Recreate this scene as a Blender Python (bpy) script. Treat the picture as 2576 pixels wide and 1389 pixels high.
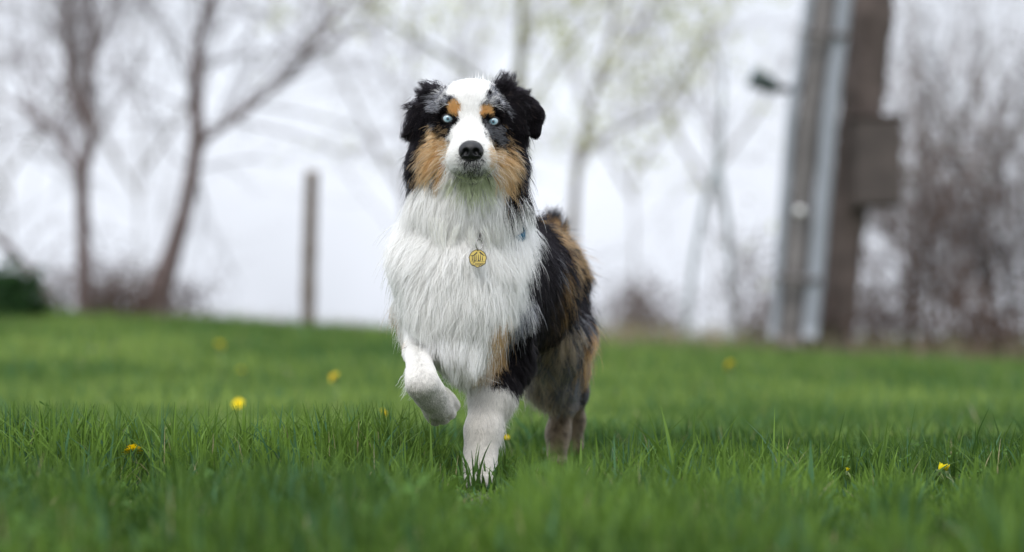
import bpy, math, random
import numpy as np
from mathutils import Vector, kdtree

for o in list(bpy.data.objects):
    bpy.data.objects.remove(o)

# ------------------------------------------------------------------ camera, sky, sun, exposure
SC = bpy.context.scene
COL = SC.collection
EYE = 0.26                      # camera height above the meadow
CD = 5.0                        # camera to the dog's face
K = 0.000672                    # metres per design-sheet unit in the plane of the dog's face
HX, HY = 1288.0, 842.7          # design-sheet origin (straight ahead of the camera)

cam = bpy.data.cameras.new('camera')
cam.sensor_width = 36.0
cam.lens = 104.0
cam.shift_y = 0.0576
cam.clip_start = 0.1
cam.clip_end = 5000.0
cam.dof.use_dof = True
cam.dof.focus_distance = CD + 0.02
cam.dof.aperture_fstop = 2.55
camo = bpy.data.objects.new('camera', cam)
camo.location = (0, -CD, EYE)
camo.rotation_euler = (math.radians(90), 0, 0)
COL.objects.link(camo)
SC.camera = camo

SUN_EL, SUN_AZ = math.radians(50), math.radians(200)     # azimuth clockwise from +Y
world = bpy.data.worlds.new('World')
SC.world = world
world.use_nodes = True
wn, wl = world.node_tree.nodes, world.node_tree.links
wn.clear()
w_out = wn.new('ShaderNodeOutputWorld')
w_sky = wn.new('ShaderNodeTexSky')
w_sky.sky_type = 'NISHITA'
w_sky.sun_disc = False
w_sky.sun_elevation = SUN_EL
w_sky.sun_rotation = SUN_AZ
w_sky.air_density = 1.2
w_sky.dust_density = 4.0
w_bg1 = wn.new('ShaderNodeBackground'); w_bg1.inputs['Strength'].default_value = 0.07
wl.new(w_sky.outputs[0], w_bg1.inputs['Color'])
# closed cloud cover: brighter overhead than at the horizon, softly mottled
w_tc = wn.new('ShaderNodeTexCoord')
w_sep = wn.new('ShaderNodeSeparateXYZ'); wl.new(w_tc.outputs['Generated'], w_sep.inputs[0])
w_mr = wn.new('ShaderNodeMapRange'); wl.new(w_sep.outputs['Z'], w_mr.inputs['Value'])
w_mr.inputs['From Min'].default_value = 0.0; w_mr.inputs['From Max'].default_value = 1.0
w_mr.inputs['To Min'].default_value = 0.74; w_mr.inputs['To Max'].default_value = 2.1
w_ns = wn.new('ShaderNodeTexNoise'); wl.new(w_tc.outputs['Generated'], w_ns.inputs['Vector'])
w_ns.inputs['Scale'].default_value = 6.0; w_ns.inputs['Detail'].default_value = 4.0
w_mr2 = wn.new('ShaderNodeMapRange'); wl.new(w_ns.outputs[0], w_mr2.inputs['Value'])
w_mr2.inputs['From Min'].default_value = 0.3; w_mr2.inputs['From Max'].default_value = 0.7
w_mr2.inputs['To Min'].default_value = 0.84; w_mr2.inputs['To Max'].default_value = 1.16
w_mul = wn.new('ShaderNodeMath'); w_mul.operation = 'MULTIPLY'
wl.new(w_mr.outputs[0], w_mul.inputs[0]); wl.new(w_mr2.outputs[0], w_mul.inputs[1])
w_bg2 = wn.new('ShaderNodeBackground'); w_bg2.inputs['Color'].default_value = (0.86, 0.905, 1.0, 1)
wl.new(w_mul.outputs[0], w_bg2.inputs['Strength'])
w_mix = wn.new('ShaderNodeMixShader'); w_mix.inputs[0].default_value = 0.85
wl.new(w_bg1.outputs[0], w_mix.inputs[1]); wl.new(w_bg2.outputs[0], w_mix.inputs[2])
wl.new(w_mix.outputs[0], w_out.inputs['Surface'])

sun = bpy.data.lights.new('sun', 'SUN')
sun.energy = 1.3
sun.angle = math.radians(25)
sun.color = (1.0, 0.97, 0.92)
suno = bpy.data.objects.new('sun', sun)
sdir = Vector((math.sin(SUN_AZ) * math.cos(SUN_EL), math.cos(SUN_AZ) * math.cos(SUN_EL), math.sin(SUN_EL)))
suno.rotation_euler = sdir.to_track_quat('Z', 'Y').to_euler()
suno.location = (0, 0, 6)
COL.objects.link(suno)

SC.view_settings.view_transform = 'Standard'
SC.view_settings.look = 'None'
SC.view_settings.exposure = 0.55
SC.view_settings.gamma = 1.0
SC.view_settings.use_curve_mapping = False
SC.cycles.use_denoising = True
SC.cycles.use_adaptive_sampling = False
SC.cycles.denoising_prefilter = 'ACCURATE'
SC.cycles.max_bounces = 14
SC.cycles.diffuse_bounces = 5
SC.cycles.glossy_bounces = 8
SC.cycles.transmission_bounces = 10
SC.cycles.caustics_reflective = False
SC.cycles.caustics_refractive = False
SC.cycles_curves.shape = 'RIBBONS'
SC.render.hair_type = 'STRAND'

rng = np.random.default_rng(7)
random.seed(7)

# ------------------------------------------------------------------ helpers
def P(vx, vy, y=0.0):
    """design-sheet position at depth y behind the dog's face -> world"""
    s = K * (CD + y) / CD
    return np.array([(vx - HX) * s, y, EYE - (vy - HY) * s])

def sheet(p):
    s = K * (CD + p[:, 1]) / CD
    return p[:, 0] / s + HX, HY - (p[:, 2] - EYE) / s

def link(name, data, parent=None, mat=None, kind=None):
    o = bpy.data.objects.new(name, data)
    COL.objects.link(o)
    if parent is not None:
        o.parent = parent
    if mat is not None and data is not None:
        data.materials.append(mat)
    if kind:
        o['kind'] = kind
    return o

def tag(o, label, cat, group=None):
    o['label'] = label; o['category'] = cat
    if group: o['group'] = group
    return o

def mesh_np(name, v, f, smooth=True, cols=None):
    """v (n,3); f (m,3) or (m,4)"""
    v = np.asarray(v, dtype=np.float32); f = np.asarray(f, dtype=np.int32)
    me = bpy.data.meshes.new(name)
    n = f.shape[1]
    me.vertices.add(len(v)); me.vertices.foreach_set('co', v.ravel())
    me.loops.add(f.size); me.loops.foreach_set('vertex_index', f.ravel())
    me.polygons.add(len(f))
    me.polygons.foreach_set('loop_start', np.arange(0, f.size, n, dtype=np.int32))
    me.polygons.foreach_set('loop_total', np.full(len(f), n, dtype=np.int32))
    me.polygons.foreach_set('use_smooth', np.full(len(f), smooth, dtype=bool))
    me.update(calc_edges=True)
    if cols is not None:
        a = me.color_attributes.new('tint', 'FLOAT_COLOR', 'POINT')
        c = np.ones((len(v), 4), dtype=np.float32); c[:, :3] = cols
        a.data.foreach_set('color', c.ravel())
    return me

def hash3(i, j, k, seed):
    h = (i.astype(np.int64) * 374761393 + j.astype(np.int64) * 668265263 + k.astype(np.int64) * 2147483647 + seed * 1274126177) & 0xffffffff
    h = ((h ^ (h >> 13)) * 1274126177) & 0xffffffff
    h = (h ^ (h >> 16)) & 0xffff
    return h / 65535.0

def vnoise(p, scale, seed=0):
    """smooth value noise 0..1"""
    q = p * scale
    i = np.floor(q); f = q - i; f = f * f * (3 - 2 * f)
    i = i.astype(np.int64)
    r = 0
    for a in (0, 1):
        for b in (0, 1):
            for c in (0, 1):
                w = (f[:, 0] if a else 1 - f[:, 0]) * (f[:, 1] if b else 1 - f[:, 1]) * (f[:, 2] if c else 1 - f[:, 2])
                r = r + w * hash3(i[:, 0] + a, i[:, 1] + b, i[:, 2] + c, seed)
    return r

def inpoly(x, y, poly):
    r = np.zeros(len(x), bool)
    n = len(poly)
    for a in range(n):
        x1, y1 = poly[a]; x2, y2 = poly[(a + 1) % n]
        if y1 == y2: continue
        c = ((y1 > y) != (y2 > y)) & (x < (x2 - x1) * (y - y1) / (y2 - y1) + x1)
        r ^= c
    return r

def norm(a):
    return a / np.maximum(np.linalg.norm(a, axis=-1, keepdims=True), 1e-9)

def sstep(a, b, x):
    t = np.clip((x - a) / (b - a), 0, 1)
    return t * t * (3 - 2 * t)

# ------------------------------------------------------------------ materials
def new_mat(name):
    m = bpy.data.materials.new(name); m.use_nodes = True
    nt = m.node_tree; b = nt.nodes['Principled BSDF']
    return m, nt, b

def mat_plain(name, col, rough=0.6, metal=0.0, noise=0.0, scale=30.0, bump=0.0, spec=0.5):
    m, nt, b = new_mat(name)
    b.inputs['Roughness'].default_value = rough
    b.inputs['Metallic'].default_value = metal
    b.inputs['Specular IOR Level'].default_value = spec
    b.inputs['Base Color'].default_value = (*col, 1)
    if noise or bump:
        tc = nt.nodes.new('ShaderNodeTexCoord')
        n = nt.nodes.new('ShaderNodeTexNoise'); n.inputs['Scale'].default_value = scale
        n.inputs['Detail'].default_value = 5
        nt.links.new(tc.outputs['Object'], n.inputs['Vector'])
        if noise:
            mx = nt.nodes.new('ShaderNodeMix'); mx.data_type = 'RGBA'
            mx.inputs['A'].default_value = (*[c * (1 - noise) for c in col], 1)
            mx.inputs['B'].default_value = (*[min(1, c * (1 + noise)) for c in col], 1)
            nt.links.new(n.outputs[0], mx.inputs['Factor'])
            nt.links.new(mx.outputs['Result'], b.inputs['Base Color'])
        if bump:
            bp = nt.nodes.new('ShaderNodeBump'); bp.inputs['Strength'].default_value = bump
            bp.inputs['Distance'].default_value = 0.01
            nt.links.new(n.outputs[0], bp.inputs['Height'])
            nt.links.new(bp.outputs[0], b.inputs['Normal'])
    return m

def mat_leaf(name, trans=0.35, rough=0.5, spec=0.35):
    """thin leaf: colour from the 'tint' attribute, light passes through"""
    m = bpy.data.materials.new(name); m.use_nodes = True
    nt = m.node_tree; nt.nodes.clear()
    o = nt.nodes.new('ShaderNodeOutputMaterial')
    a = nt.nodes.new('ShaderNodeAttribute'); a.attribute_name = 'tint'
    p = nt.nodes.new('ShaderNodeBsdfPrincipled'); p.inputs['Roughness'].default_value = rough
    p.inputs['Specular IOR Level'].default_value = spec
    t = nt.nodes.new('ShaderNodeBsdfTranslucent')
    mx = nt.nodes.new('ShaderNodeMixShader'); mx.inputs[0].default_value = trans
    nt.links.new(a.outputs['Color'], p.inputs['Base Color'])
    nt.links.new(a.outputs['Color'], t.inputs['Color'])
    nt.links.new(p.outputs[0], mx.inputs[1]); nt.links.new(t.outputs[0], mx.inputs[2])
    nt.links.new(mx.outputs[0], o.inputs['Surface'])
    return m

def mat_tint(name, rough=0.7, spec=0.3):
    m, nt, b = new_mat(name)
    a = nt.nodes.new('ShaderNodeAttribute'); a.attribute_name = 'tint'
    nt.links.new(a.outputs['Color'], b.inputs['Base Color'])
    b.inputs['Roughness'].default_value = rough
    b.inputs['Specular IOR Level'].default_value = spec
    return m

M_GRASS = mat_leaf('grass_blade', 0.38, 0.6, 0.16)
M_LEAF = mat_leaf('leaf', 0.4, 0.6, 0.12)
M_DRY = mat_leaf('dry_stem', 0.2, 0.8, 0.1)
M_BARK = mat_plain('bark', (0.125, 0.095, 0.090), 0.9, noise=0.45, scale=14, bump=0.6, spec=0.2)
M_TWIG = mat_plain('twig', (0.16, 0.135, 0.135), 0.9, spec=0.15)
M_BROWNTWIG = mat_plain('brown_twig', (0.12, 0.085, 0.07), 0.9, spec=0.15)

# ------------------------------------------------------------------ ground
def ground_z(x, y):
    crest = 0.22 - 0.05 * np.clip(x, -6, 6)
    g = crest * sstep(2.0, 16.0, y)
    g = g - 0.03 * np.clip(y - 16.5, 0, 12) ** 2 * 0.5
    g = g + 0.012 * np.sin(x * 2.1 + 1.0) * np.sin(y * 1.3) * sstep(0.6, 2.0, np.abs(y) + np.abs(x) * .6)
    return g

gy = np.concatenate([np.linspace(-14, -3, 12), np.linspace(-2.8, 6, 60), np.linspace(6.3, 32, 60), np.geomspace(36, 4000, 16)])
gx = np.concatenate([-np.geomspace(4000, 12, 14), np.linspace(-11, 11, 90), np.geomspace(12, 4000, 14)])
GX, GY = np.meshgrid(gx, gy, indexing='ij')
GZ = ground_z(GX, GY)
gv = np.stack([GX, GY, GZ], -1).reshape(-1, 3)
ni, nj = GX.shape
ii, jj = np.meshgrid(np.arange(ni - 1), np.arange(nj - 1), indexing='ij')
b0 = (ii * nj + jj).ravel()
gf = np.stack([b0, b0 + nj, b0 + nj + 1, b0 + 1], 1)
m, nt, b = new_mat('soil_and_turf')
tc = nt.nodes.new('ShaderNodeTexCoord')
n1 = nt.nodes.new('ShaderNodeTexNoise'); n1.inputs['Scale'].default_value = 1.7; n1.inputs['Detail'].default_value = 8
nt.links.new(tc.outputs['Object'], n1.inputs['Vector'])
cr = nt.nodes.new('ShaderNodeValToRGB')
cr.color_ramp.elements[0].position = 0.35; cr.color_ramp.elements[0].color = (0.028, 0.042, 0.014, 1)
cr.color_ramp.elements[1].position = 0.7; cr.color_ramp.elements[1].color = (0.055, 0.085, 0.024, 1)
nt.links.new(n1.outputs[0], cr.inputs[0]); nt.links.new(cr.outputs[0], b.inputs['Base Color'])
b.inputs['Roughness'].default_value = 0.95
b.inputs['Specular IOR Level'].default_value = 0.1
link('meadow_ground', mesh_np('meadow_ground', gv, gf), mat=m, kind='structure')

# ------------------------------------------------------------------ grass
def blades(x, y, h, w, lean, segs, cols, twist=None):
    """bent tapering grass blades as flat strips; returns verts, quads"""
    n = len(x)
    z = ground_z(x, y) - 0.004
    yaw = rng.uniform(0, 2 * np.pi, n)
    la = rng.uniform(0, 2 * np.pi, n)
    dx, dy = np.cos(la) * lean, np.sin(la) * lean
    V = np.zeros((n, (segs + 1) * 2, 3)); 
    wx, wy = np.cos(yaw), np.sin(yaw)
    for s in range(segs + 1):
        t = s / segs
        bend = t ** 2
        cx = x + dx * h * bend; cy = y + dy * h * bend
        cz = z + h * t * np.sqrt(np.maximum(0.15, 1 - (lean * t * 0.75) ** 2))
        ww = w * 0.5 * (1 - t ** 1.8) + 0.0002
        V[:, 2 * s, 0] = cx - wx * ww; V[:, 2 * s, 1] = cy - wy * ww; V[:, 2 * s, 2] = cz
        V[:, 2 * s + 1, 0] = cx + wx * ww; V[:, 2 * s + 1, 1] = cy + wy * ww; V[:, 2 * s + 1, 2] = cz
    base = (np.arange(n) * (segs + 1) * 2)[:, None]
    F = []
    for s in range(segs):
        F.append(np.concatenate([base + 2 * s, base + 2 * s + 1, base + 2 * s + 3, base + 2 * s + 2], 1))
    F = np.stack(F, 1).reshape(-1, 4)
    C = np.repeat(cols, (segs + 1) * 2, axis=0)
    return V.reshape(-1, 3), F, C

def n2(x, y, s, seed):
    return vnoise(np.stack([x, y, np.zeros_like(x)], 1), s, seed)

CLEAR = [(P(v_[0], 0, v_[1])[0], v_[1], v_[2]) for v_ in ((335, .06, .035), (2130, .02, .035), (2370, .05, .035), (1204, .0, .05))]     # short turf by the near dandelions and the forepaw
def grass_height(x, y):
    h = 0.030 + 0.022 * n2(x, y, 3.0, 3) + 0.012 * n2(x, y, 9.0, 4)
    # ranker growth left of the dog, and a tuft right of it
    h += 0.100 * np.exp(-((y - 0.13) / 0.20) ** 2) * sstep(-0.06, -0.22, x) * (0.55 + 0.75 * n2(x, y, 6.0, 5))
    h += 0.030 * np.exp(-((y - 0.0) / 0.14) ** 2 - ((x - 0.22) / 0.10) ** 2)
    h += 0.028 * np.exp(-((y - 0.05) / 0.25) ** 2) * sstep(0.15, 0.4, x) * (0.4 + n2(x, y, 6.0, 6))
    h += 0.050 * sstep(-0.6, -1.2, y) * np.clip(n2(x, y, 4.0, 8) * 2 - .7, 0, 1)
    h += 0.020 * sstep(1.0, 4.0, y) * n2(x, y, 1.5, 7)
    h *= 1 - 0.6 * np.exp(-((x - 0.085) / 0.09) ** 2 - ((y - 0.25) / 0.35) ** 2)
    for fx, fy, fw in CLEAR:
        lx = fx * (CD + y) / (CD + fy)
        h = np.where((y < fy) & (y > -2.2), h * (1 - .62 * np.exp(-((x - lx) / fw) ** 2)), h)
    # trodden low round the standing forepaw
    h *= 1 - 0.55 * np.exp(-((x + 0.053) / 0.065) ** 2 - ((y + 0.30) / 0.36) ** 2)
    return h

def grass_patch(y0, y1, margin, dens, wmean, segs):
    ys, xs = [], []
    ymid = np.linspace(y0, y1, 60)
    half = lambda y: 0.5 * 1.731 * (CD + y) / CD + margin
    area = np.trapz(2 * half(ymid), ymid)
    n = int(area * dens)
    yy = rng.uniform(y0, y1, int(n * 1.6))
    keep = rng.uniform(0, 1, len(yy)) < half(yy) / half(y1)
    yy = yy[keep]
    yy = yy[:n]
    xx = rng.uniform(-1, 1, len(yy)) * half(yy)
    h = grass_height(xx, yy) * np.clip(rng.normal(1, 0.28, len(yy)), 0.35, 1.75)
    h *= np.where(rng.uniform(0, 1, len(yy)) < 0.05, 1.5, 1.0)
    h = np.minimum(h, .150)
    w = wmean * rng.uniform(0.45, 1.5, len(yy))
    lean = np.clip(rng.normal(0.35, 0.28, len(yy)), 0.02, 1.1)
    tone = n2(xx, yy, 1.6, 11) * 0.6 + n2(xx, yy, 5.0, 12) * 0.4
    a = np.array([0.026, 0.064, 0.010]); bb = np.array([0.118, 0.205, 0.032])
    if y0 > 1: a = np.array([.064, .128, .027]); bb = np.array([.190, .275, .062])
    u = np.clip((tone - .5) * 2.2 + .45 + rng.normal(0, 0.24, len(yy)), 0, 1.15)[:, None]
    c = a * (1 - u) + bb * u
    blue = rng.uniform(0, 1, len(yy)) < 0.10
    c[blue] = np.array([0.075, 0.17, 0.075]) * rng.uniform(0.8, 1.4, (blue.sum(), 1)) * .75
    wide = rng.uniform(0, 1, len(yy)) < .07
    w = np.where(wide, w * 1.9, w)
    dry = rng.uniform(0, 1, len(yy)) < 0.03
    w = np.where(dry, w * .6, w); h = np.where(dry, h * .8, h)
    c[dry] = np.array([0.38, 0.33, 0.19]) * rng.uniform(0.6, 1.1, (dry.sum(), 1))
    return blades(xx, yy, h, w, lean, segs, c)

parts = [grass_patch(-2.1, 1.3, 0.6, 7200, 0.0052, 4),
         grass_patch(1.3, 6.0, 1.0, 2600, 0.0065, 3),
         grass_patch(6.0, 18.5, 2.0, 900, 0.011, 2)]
# a few rank blades standing against the forepaw
nb_ = 26
bx_ = -.055 + rng.normal(0, .035, nb_); by_ = rng.uniform(-.05, .03, nb_)
parts.append(blades(bx_, by_, rng.uniform(.035, .095, nb_), rng.uniform(.003, .0055, nb_), rng.uniform(.1, .7, nb_), 4, np.array([.05, .105, .02]) * rng.uniform(.6, 1.5, (nb_, 1))))
base = np.cumsum([0] + [len(p[0]) for p in parts])
o = link('grass', mesh_np('grass', np.concatenate([p[0] for p in parts]), np.concatenate([p[1] + k for p, k in zip(parts, base)]), True, np.concatenate([p[2] for p in parts])), mat=M_GRASS, kind='stuff')
tag(o, 'short green meadow grass covering the ground around the dog', 'grass')

# ------------------------------------------------------------------ background: trees, poles, scrub
class Tubes:
    def __init__(s): s.v = []; s.f = []; s.n = 0
    def tube(s, pts, rad, sides=6):
        pts = np.asarray(pts, float); rad = np.asarray(rad, float)
        d = np.gradient(pts, axis=0); d = norm(d)
        ref = np.where(np.abs(d[:, 2:3]) > .9, np.array([[1., 0, 0]]), np.array([[0, 0, 1.]]))
        u = norm(np.cross(d, ref)); w = np.cross(d, u)
        a = np.linspace(0, 2 * np.pi, sides, endpoint=False)
        ring = pts[:, None, :] + rad[:, None, None] * (np.cos(a)[None, :, None] * u[:, None, :] + np.sin(a)[None, :, None] * w[:, None, :])
        k = len(pts)
        i, j = np.meshgrid(np.arange(k - 1), np.arange(sides), indexing='ij')
        j2 = (j + 1) % sides
        f = np.stack([i * sides + j, i * sides + j2, (i + 1) * sides + j2, (i + 1) * sides + j], -1).reshape(-1, 4)
        s.v.append(ring.reshape(-1, 3)); s.f.append(f + s.n); s.n += k * sides
        # closed ends
        c0 = s.n; s.v.append(pts[[0, -1]]); s.n += 2
        for e, base in ((0, 0), (1, (k - 1) * sides)):
            q = base + np.arange(sides); q2 = base + (np.arange(sides) + 1) % sides
            off = c0 - k * sides
            s.f.append(np.stack([q + off, q2 + off, np.full(sides, c0 + e), np.full(sides, c0 + e)], 1))
    def mesh(s, name, off):
        v = np.concatenate(s.v) - off; f = np.concatenate(s.f)
        me = bpy.data.meshes.new(name)
        me.from_pydata(v.tolist(), [], [tuple(dict.fromkeys(q)) for q in f.tolist()])
        me.polygons.foreach_set('use_smooth', np.ones(len(me.polygons), bool))
        return me

R_ = random.Random(11)
def rv(s): return np.array([R_.gauss(0, s), R_.gauss(0, s), R_.gauss(0, s)])

def twig(T, p, d, ln, r, depth, tips, up=.25, wob=.22, kids=4):
    n = 4 if depth else 3
    pts = [p]; dd = np.array(d, float)
    for i in range(n):
        dd = dd + rv(wob) + np.array([0, 0, up * .3]); dd /= np.linalg.norm(dd)
        pts.append(pts[-1] + dd * ln / n)
    T.tube(pts, np.linspace(r, r * (.45 if depth else .3), n + 1), 4 if depth > 1 else 3)
    if depth == 0:
        tips.append(pts[-1]); tips.append(pts[-2]); return
    for i in range(kids):
        t = R_.uniform(.3, 1.0); q = t * n; a = min(int(q), n - 1)
        b = pts[a] + (pts[a + 1] - pts[a]) * (q - a)
        nd = dd + rv(.55); nd /= np.linalg.norm(nd)
        twig(T, b, nd, ln * R_.uniform(.45, .75), r * .55, depth - 1, tips, up, wob, kids)

def resample(pl, y, n=6):
    """limb drawn as sheet positions -> wobbly 3-D polyline"""
    pts, rad = [], []
    s = K * (CD + y) / CD
    for (a, b) in zip(pl[:-1], pl[1:]):
        for t in np.linspace(0, 1, n, endpoint=False):
            q = [a[i] + (b[i] - a[i]) * t for i in range(3)]
            yy = (a[3] if len(a) > 3 else 0) + ((b[3] if len(b) > 3 else 0) - (a[3] if len(a) > 3 else 0)) * t
            pts.append(P(q[0], q[1], y + yy)); rad.append(q[2] * s * R_.uniform(.93, 1.07))
    q = pl[-1]; pts.append(P(q[0], q[1], y + (q[3] if len(q) > 3 else 0))); rad.append(q[2] * s)
    return np.array(pts), np.array(rad)

def leaves(pts, size, c0, c1, n_each, spread):
    n = len(pts) * n_each
    c = np.repeat(np.array(pts), n_each, 0) + rng.normal(0, spread, (n, 3))
    u = norm(rng.normal(0, 1, (n, 3))); w = norm(np.cross(u, rng.normal(0, 1, (n, 3))))
    s = size * rng.uniform(.6, 1.3, (n, 1))
    v = np.stack([c - u * s, c + w * s * .45, c + u * s, c - w * s * .45], 1).reshape(-1, 3)
    f = np.arange(n * 4).reshape(-1, 4)
    t = rng.uniform(0, 1, (n, 1))
    return v, f, np.repeat(np.array(c0) * (1 - t) + np.array(c1) * t, 4, 0)

def tree(name, label, y, limbs, group=None, twigs=26, tl=.9, depth=2, kids=4, leaf=None, bark=M_BARK, twigm=M_TWIG, start=.25, tr=.0085):
    base = P(limbs[0][0][0], limbs[0][0][1], y)
    base[2] = float(ground_z(base[0], base[1]))
    root_ = link(name, None); root_.location = base
    tag(root_, label, 'tree', group)
    T = Tubes(); C = Tubes(); tips = []
    for li, pl in enumerate(limbs):
        pts, rad = resample(pl, y)
        if li == 0:
            pts = np.vstack([[base[0], base[1], base[2] - .1], pts]); rad = np.concatenate([[rad[0] * 1.25], rad])
        T.tube(pts, rad, 9)
        for k_ in range(twigs if li == 0 else int(twigs * .7)):
            t = R_.uniform(start if li == 0 else .15, 1); i = min(int(t * (len(pts) - 1)), len(pts) - 2)
            ax = norm(pts[i + 1] - pts[i])
            d = ax * .7 + rv(.6); d /= np.linalg.norm(d)
            twig(C, pts[i], d, tl * R_.uniform(.5, 1.2), min(tr, rad[i] * .7), depth, tips, kids=kids)
    link('trunk', T.mesh('trunk', base), root_, bark)
    cr_ = link('crown', C.mesh('crown', base), root_, twigm)
    if leaf:
        v, f, c = leaves(tips, *leaf)
        link('leaves', mesh_np('leaves', v - base, f, False, c), cr_, M_LEAF, kind='stuff')
    return root_

M_PALEBARK = mat_plain('pale_bark', (0.22, 0.20, 0.18), 0.9, noise=0.3, scale=12, bump=0.4, spec=0.2)
M_OLIVEBARK = mat_plain('olive_bark', (0.17, 0.165, 0.09), 0.9, noise=0.3, scale=12, bump=0.4, spec=0.2)
M_PALETWIG = mat_plain('pale_twig', (0.24, 0.22, 0.22), 0.9, spec=0.15)
YL = (.034, (.34, .38, .08), (.52, .52, .18), 3, .09)

tree('bare_tree', 'slim bare tree that forks at half height into several grey limbs', 15,
     [[(215, 800, 24), (212, 700, 21), (208, 560, 18), (205, 440, 18), (225, 380, 14), (232, 330, 13), (215, 250, 12), (230, 180, 11), (235, 100, 9), (225, 0, 7), (220, -120, 5)],
      [(205, 440, 13), (180, 390, 10, .3), (150, 340, 9, .6), (110, 310, 8, .9), (60, 270, 6, 1.2), (-20, 230, 4, 1.6)],
      [(228, 330, 8), (185, 250, 9), (170, 150, 11), (168, 50, 9), (160, -100, 6)]], twigs=26, tl=1.0, kids=3)
tree('bare_tree', 'leaning bare tree with thick reddish base and one long side branch', 15.3,
     [[(385, 800, 42), (405, 720, 33), (435, 630, 25), (465, 530, 21), (485, 430, 19), (497, 330, 18), (490, 200, 17), (500, 100, 14), (530, 10, 12), (570, -120, 8)],
      [(503, 358, 10), (560, 320, 9), (640, 265, 8), (720, 190, 6), (820, 80, 4), (900, -40, 3)]], twigs=24, tl=1.1, start=.45, kids=3)
tree('young_tree', 'young tree with olive trunk and sparse yellow-green leaves behind the dog', 21,
     [[(1318, 870, 13), (1318, 600, 13), (1312, 400, 12), (1305, 200, 13), (1312, 80, 12), (1322, -100, 9)],
      [(1310, 330, 7), (1240, 220, 6, -.3), (1120, 140, 5, -.6), (990, 60, 4, -.9), (900, -20, 3, -1.)],
      [(1312, 300, 7), (1400, 160, 6, .3), (1480, 60, 5, .5), (1560, -60, 4, .8)]], twigs=12, tl=1.2, kids=3, leaf=YL, tr=.006, bark=M_OLIVEBARK, twigm=M_PALETWIG)
tree('young_tree', 'pale forked young tree with yellow-green leaf tufts, next to the grey pole', 20,
     [[(1450, 860, 15), (1438, 600, 14), (1452, 420, 11), (1490, 250, 8), (1540, 80, 7), (1560, -80, 5)],
      [(1455, 400, 7), (1540, 330, 6), (1650, 285, 6), (1720, 200, 4), (1760, 100, 3)],
      [(1500, 220, 6), (1600, 90, 5), (1650, -20, 4)]], twigs=12, tl=1.1, kids=3, leaf=YL, tr=.006, bark=M_PALEBARK, twigm=M_PALETWIG)
tree('forked_sapling', 'thin pale sapling whose two stems join in a narrow arch', 15.5,
     [[(1725, 830, 7), (1745, 650, 7), (1775, 500, 7), (1805, 420, 8), (1815, 320, 5), (1822, 150, 4)],
      [(1848, 830, 8), (1840, 700, 8), (1830, 560, 8), (1808, 425, 8)]], twigs=5, tl=.5, depth=1, kids=3, leaf=(.03, (.30, .34, .07), (.48, .47, .16), 1, .03),
     bark=mat_plain('blue_grey_bark', (.24, .27, .27), .85, noise=.2, scale=10), twigm=M_PALETWIG)
for (vx_, y_, h_) in ((40, 34, -150), (350, 44, 40), (1010, 40, -140), (1130, 48, 40), (1600, 48, 60), (1800, 44, 0), (2330, 34, -150), (2480, 38, -60)):
    q = R_.uniform(-50, 50)
    tree('far_bare_tree', 'distant bare grey tree standing beyond the crest of the meadow', y_,
         [[(vx_, 900, 2.2), (vx_ + q * .4, 500, 3), (vx_ + q, 250, 3), (vx_ + q * 1.5, h_, 3)],
          [(vx_ + q * .4, 500, 6), (vx_ + q * .4 - 90, 340, 5), (vx_ - 170, 150, 3), (vx_ - 210, 0, 2)],
          [(vx_ + q * .5, 440, 6), (vx_ + q * .4 + 100, 300, 5), (vx_ + 190, 130, 3), (vx_ + 240, 0, 2)]],
         group='distant bare trees beyond the crest', twigs=10, tl=2.2, depth=2, kids=3, bark=M_PALEBARK, twigm=M_PALETWIG, tr=.012)

def shrub(name, label, vx_, y_, h, n, group, mat=M_BROWNTWIG, spread=.5, r=.007, leaf=None):
    b_ = P(vx_, 850, y_); b_[2] = float(ground_z(b_[0], b_[1]))
    e = link(name, None); e.location = b_
    tag(e, label, 'shrub', group)
    C = Tubes(); tips = []
    for i in range(n):
        d = np.array([R_.gauss(0, spread), R_.gauss(0, spread), 1.0]); d /= np.linalg.norm(d)
        twig(C, b_ + np.array([R_.gauss(0, .05), R_.gauss(0, .05), -.03]), d, h * R_.uniform(.5, 1.05), r, 2, tips, up=.15, wob=.16, kids=4)
    st = link('stems', C.mesh('stems', b_), e, mat)
    if leaf:
        v, f, c = leaves(tips, *leaf)
        link('leaves', mesh_np('leaves', v - b_, f, False, c), e, M_LEAF, kind='stuff')
    return e
M_DARKTWIG = mat_plain('dark_twig', (0.045, 0.036, 0.032), 0.9, spec=0.15)
DEADL = (.022, (.075, .052, .042), (.145, .10, .082), 2, .08)
for vx_, y_, h in ((2290, 15, 1.35), (2360, 15.8, 1.7), (2440, 14.6, 1.5), (2500, 15.4, 1.8), (2570, 14.4, 1.5), (2640, 15, 1.9), (2720, 14.5, 1.6)):
    shrub('bare_shrub', 'tall dark bare shrub at the outer end of the thicket' if vx_ > 2460 else 'tall bare brown shrub in the thicket beside the wooden pole', vx_, y_, h, 12, 'dark shrubs of the thicket' if vx_ > 2460 else 'brown shrubs of the thicket beside the poles',
          M_DARKTWIG if vx_ > 2460 else M_BROWNTWIG, .38, .009, DEADL)
for vx_, y_, h in ((1530, 17.5, .42), (1600, 17, .35), (1680, 17.5, .36), (1890, 15.5, .62), (1930, 14, .40), (2040, 13.4, .3), (2160, 14.2, .4), (2250, 14.8, .45), (2400, 13.4, .35), (2520, 13.2, .4)):
    shrub('brushwood', 'low reddish-brown brushwood at the foot of the poles and sapling', vx_, y_, h, 8, 'low brushwood along the meadow edge', M_BROWNTWIG, .5, .006, DEADL)
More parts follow.
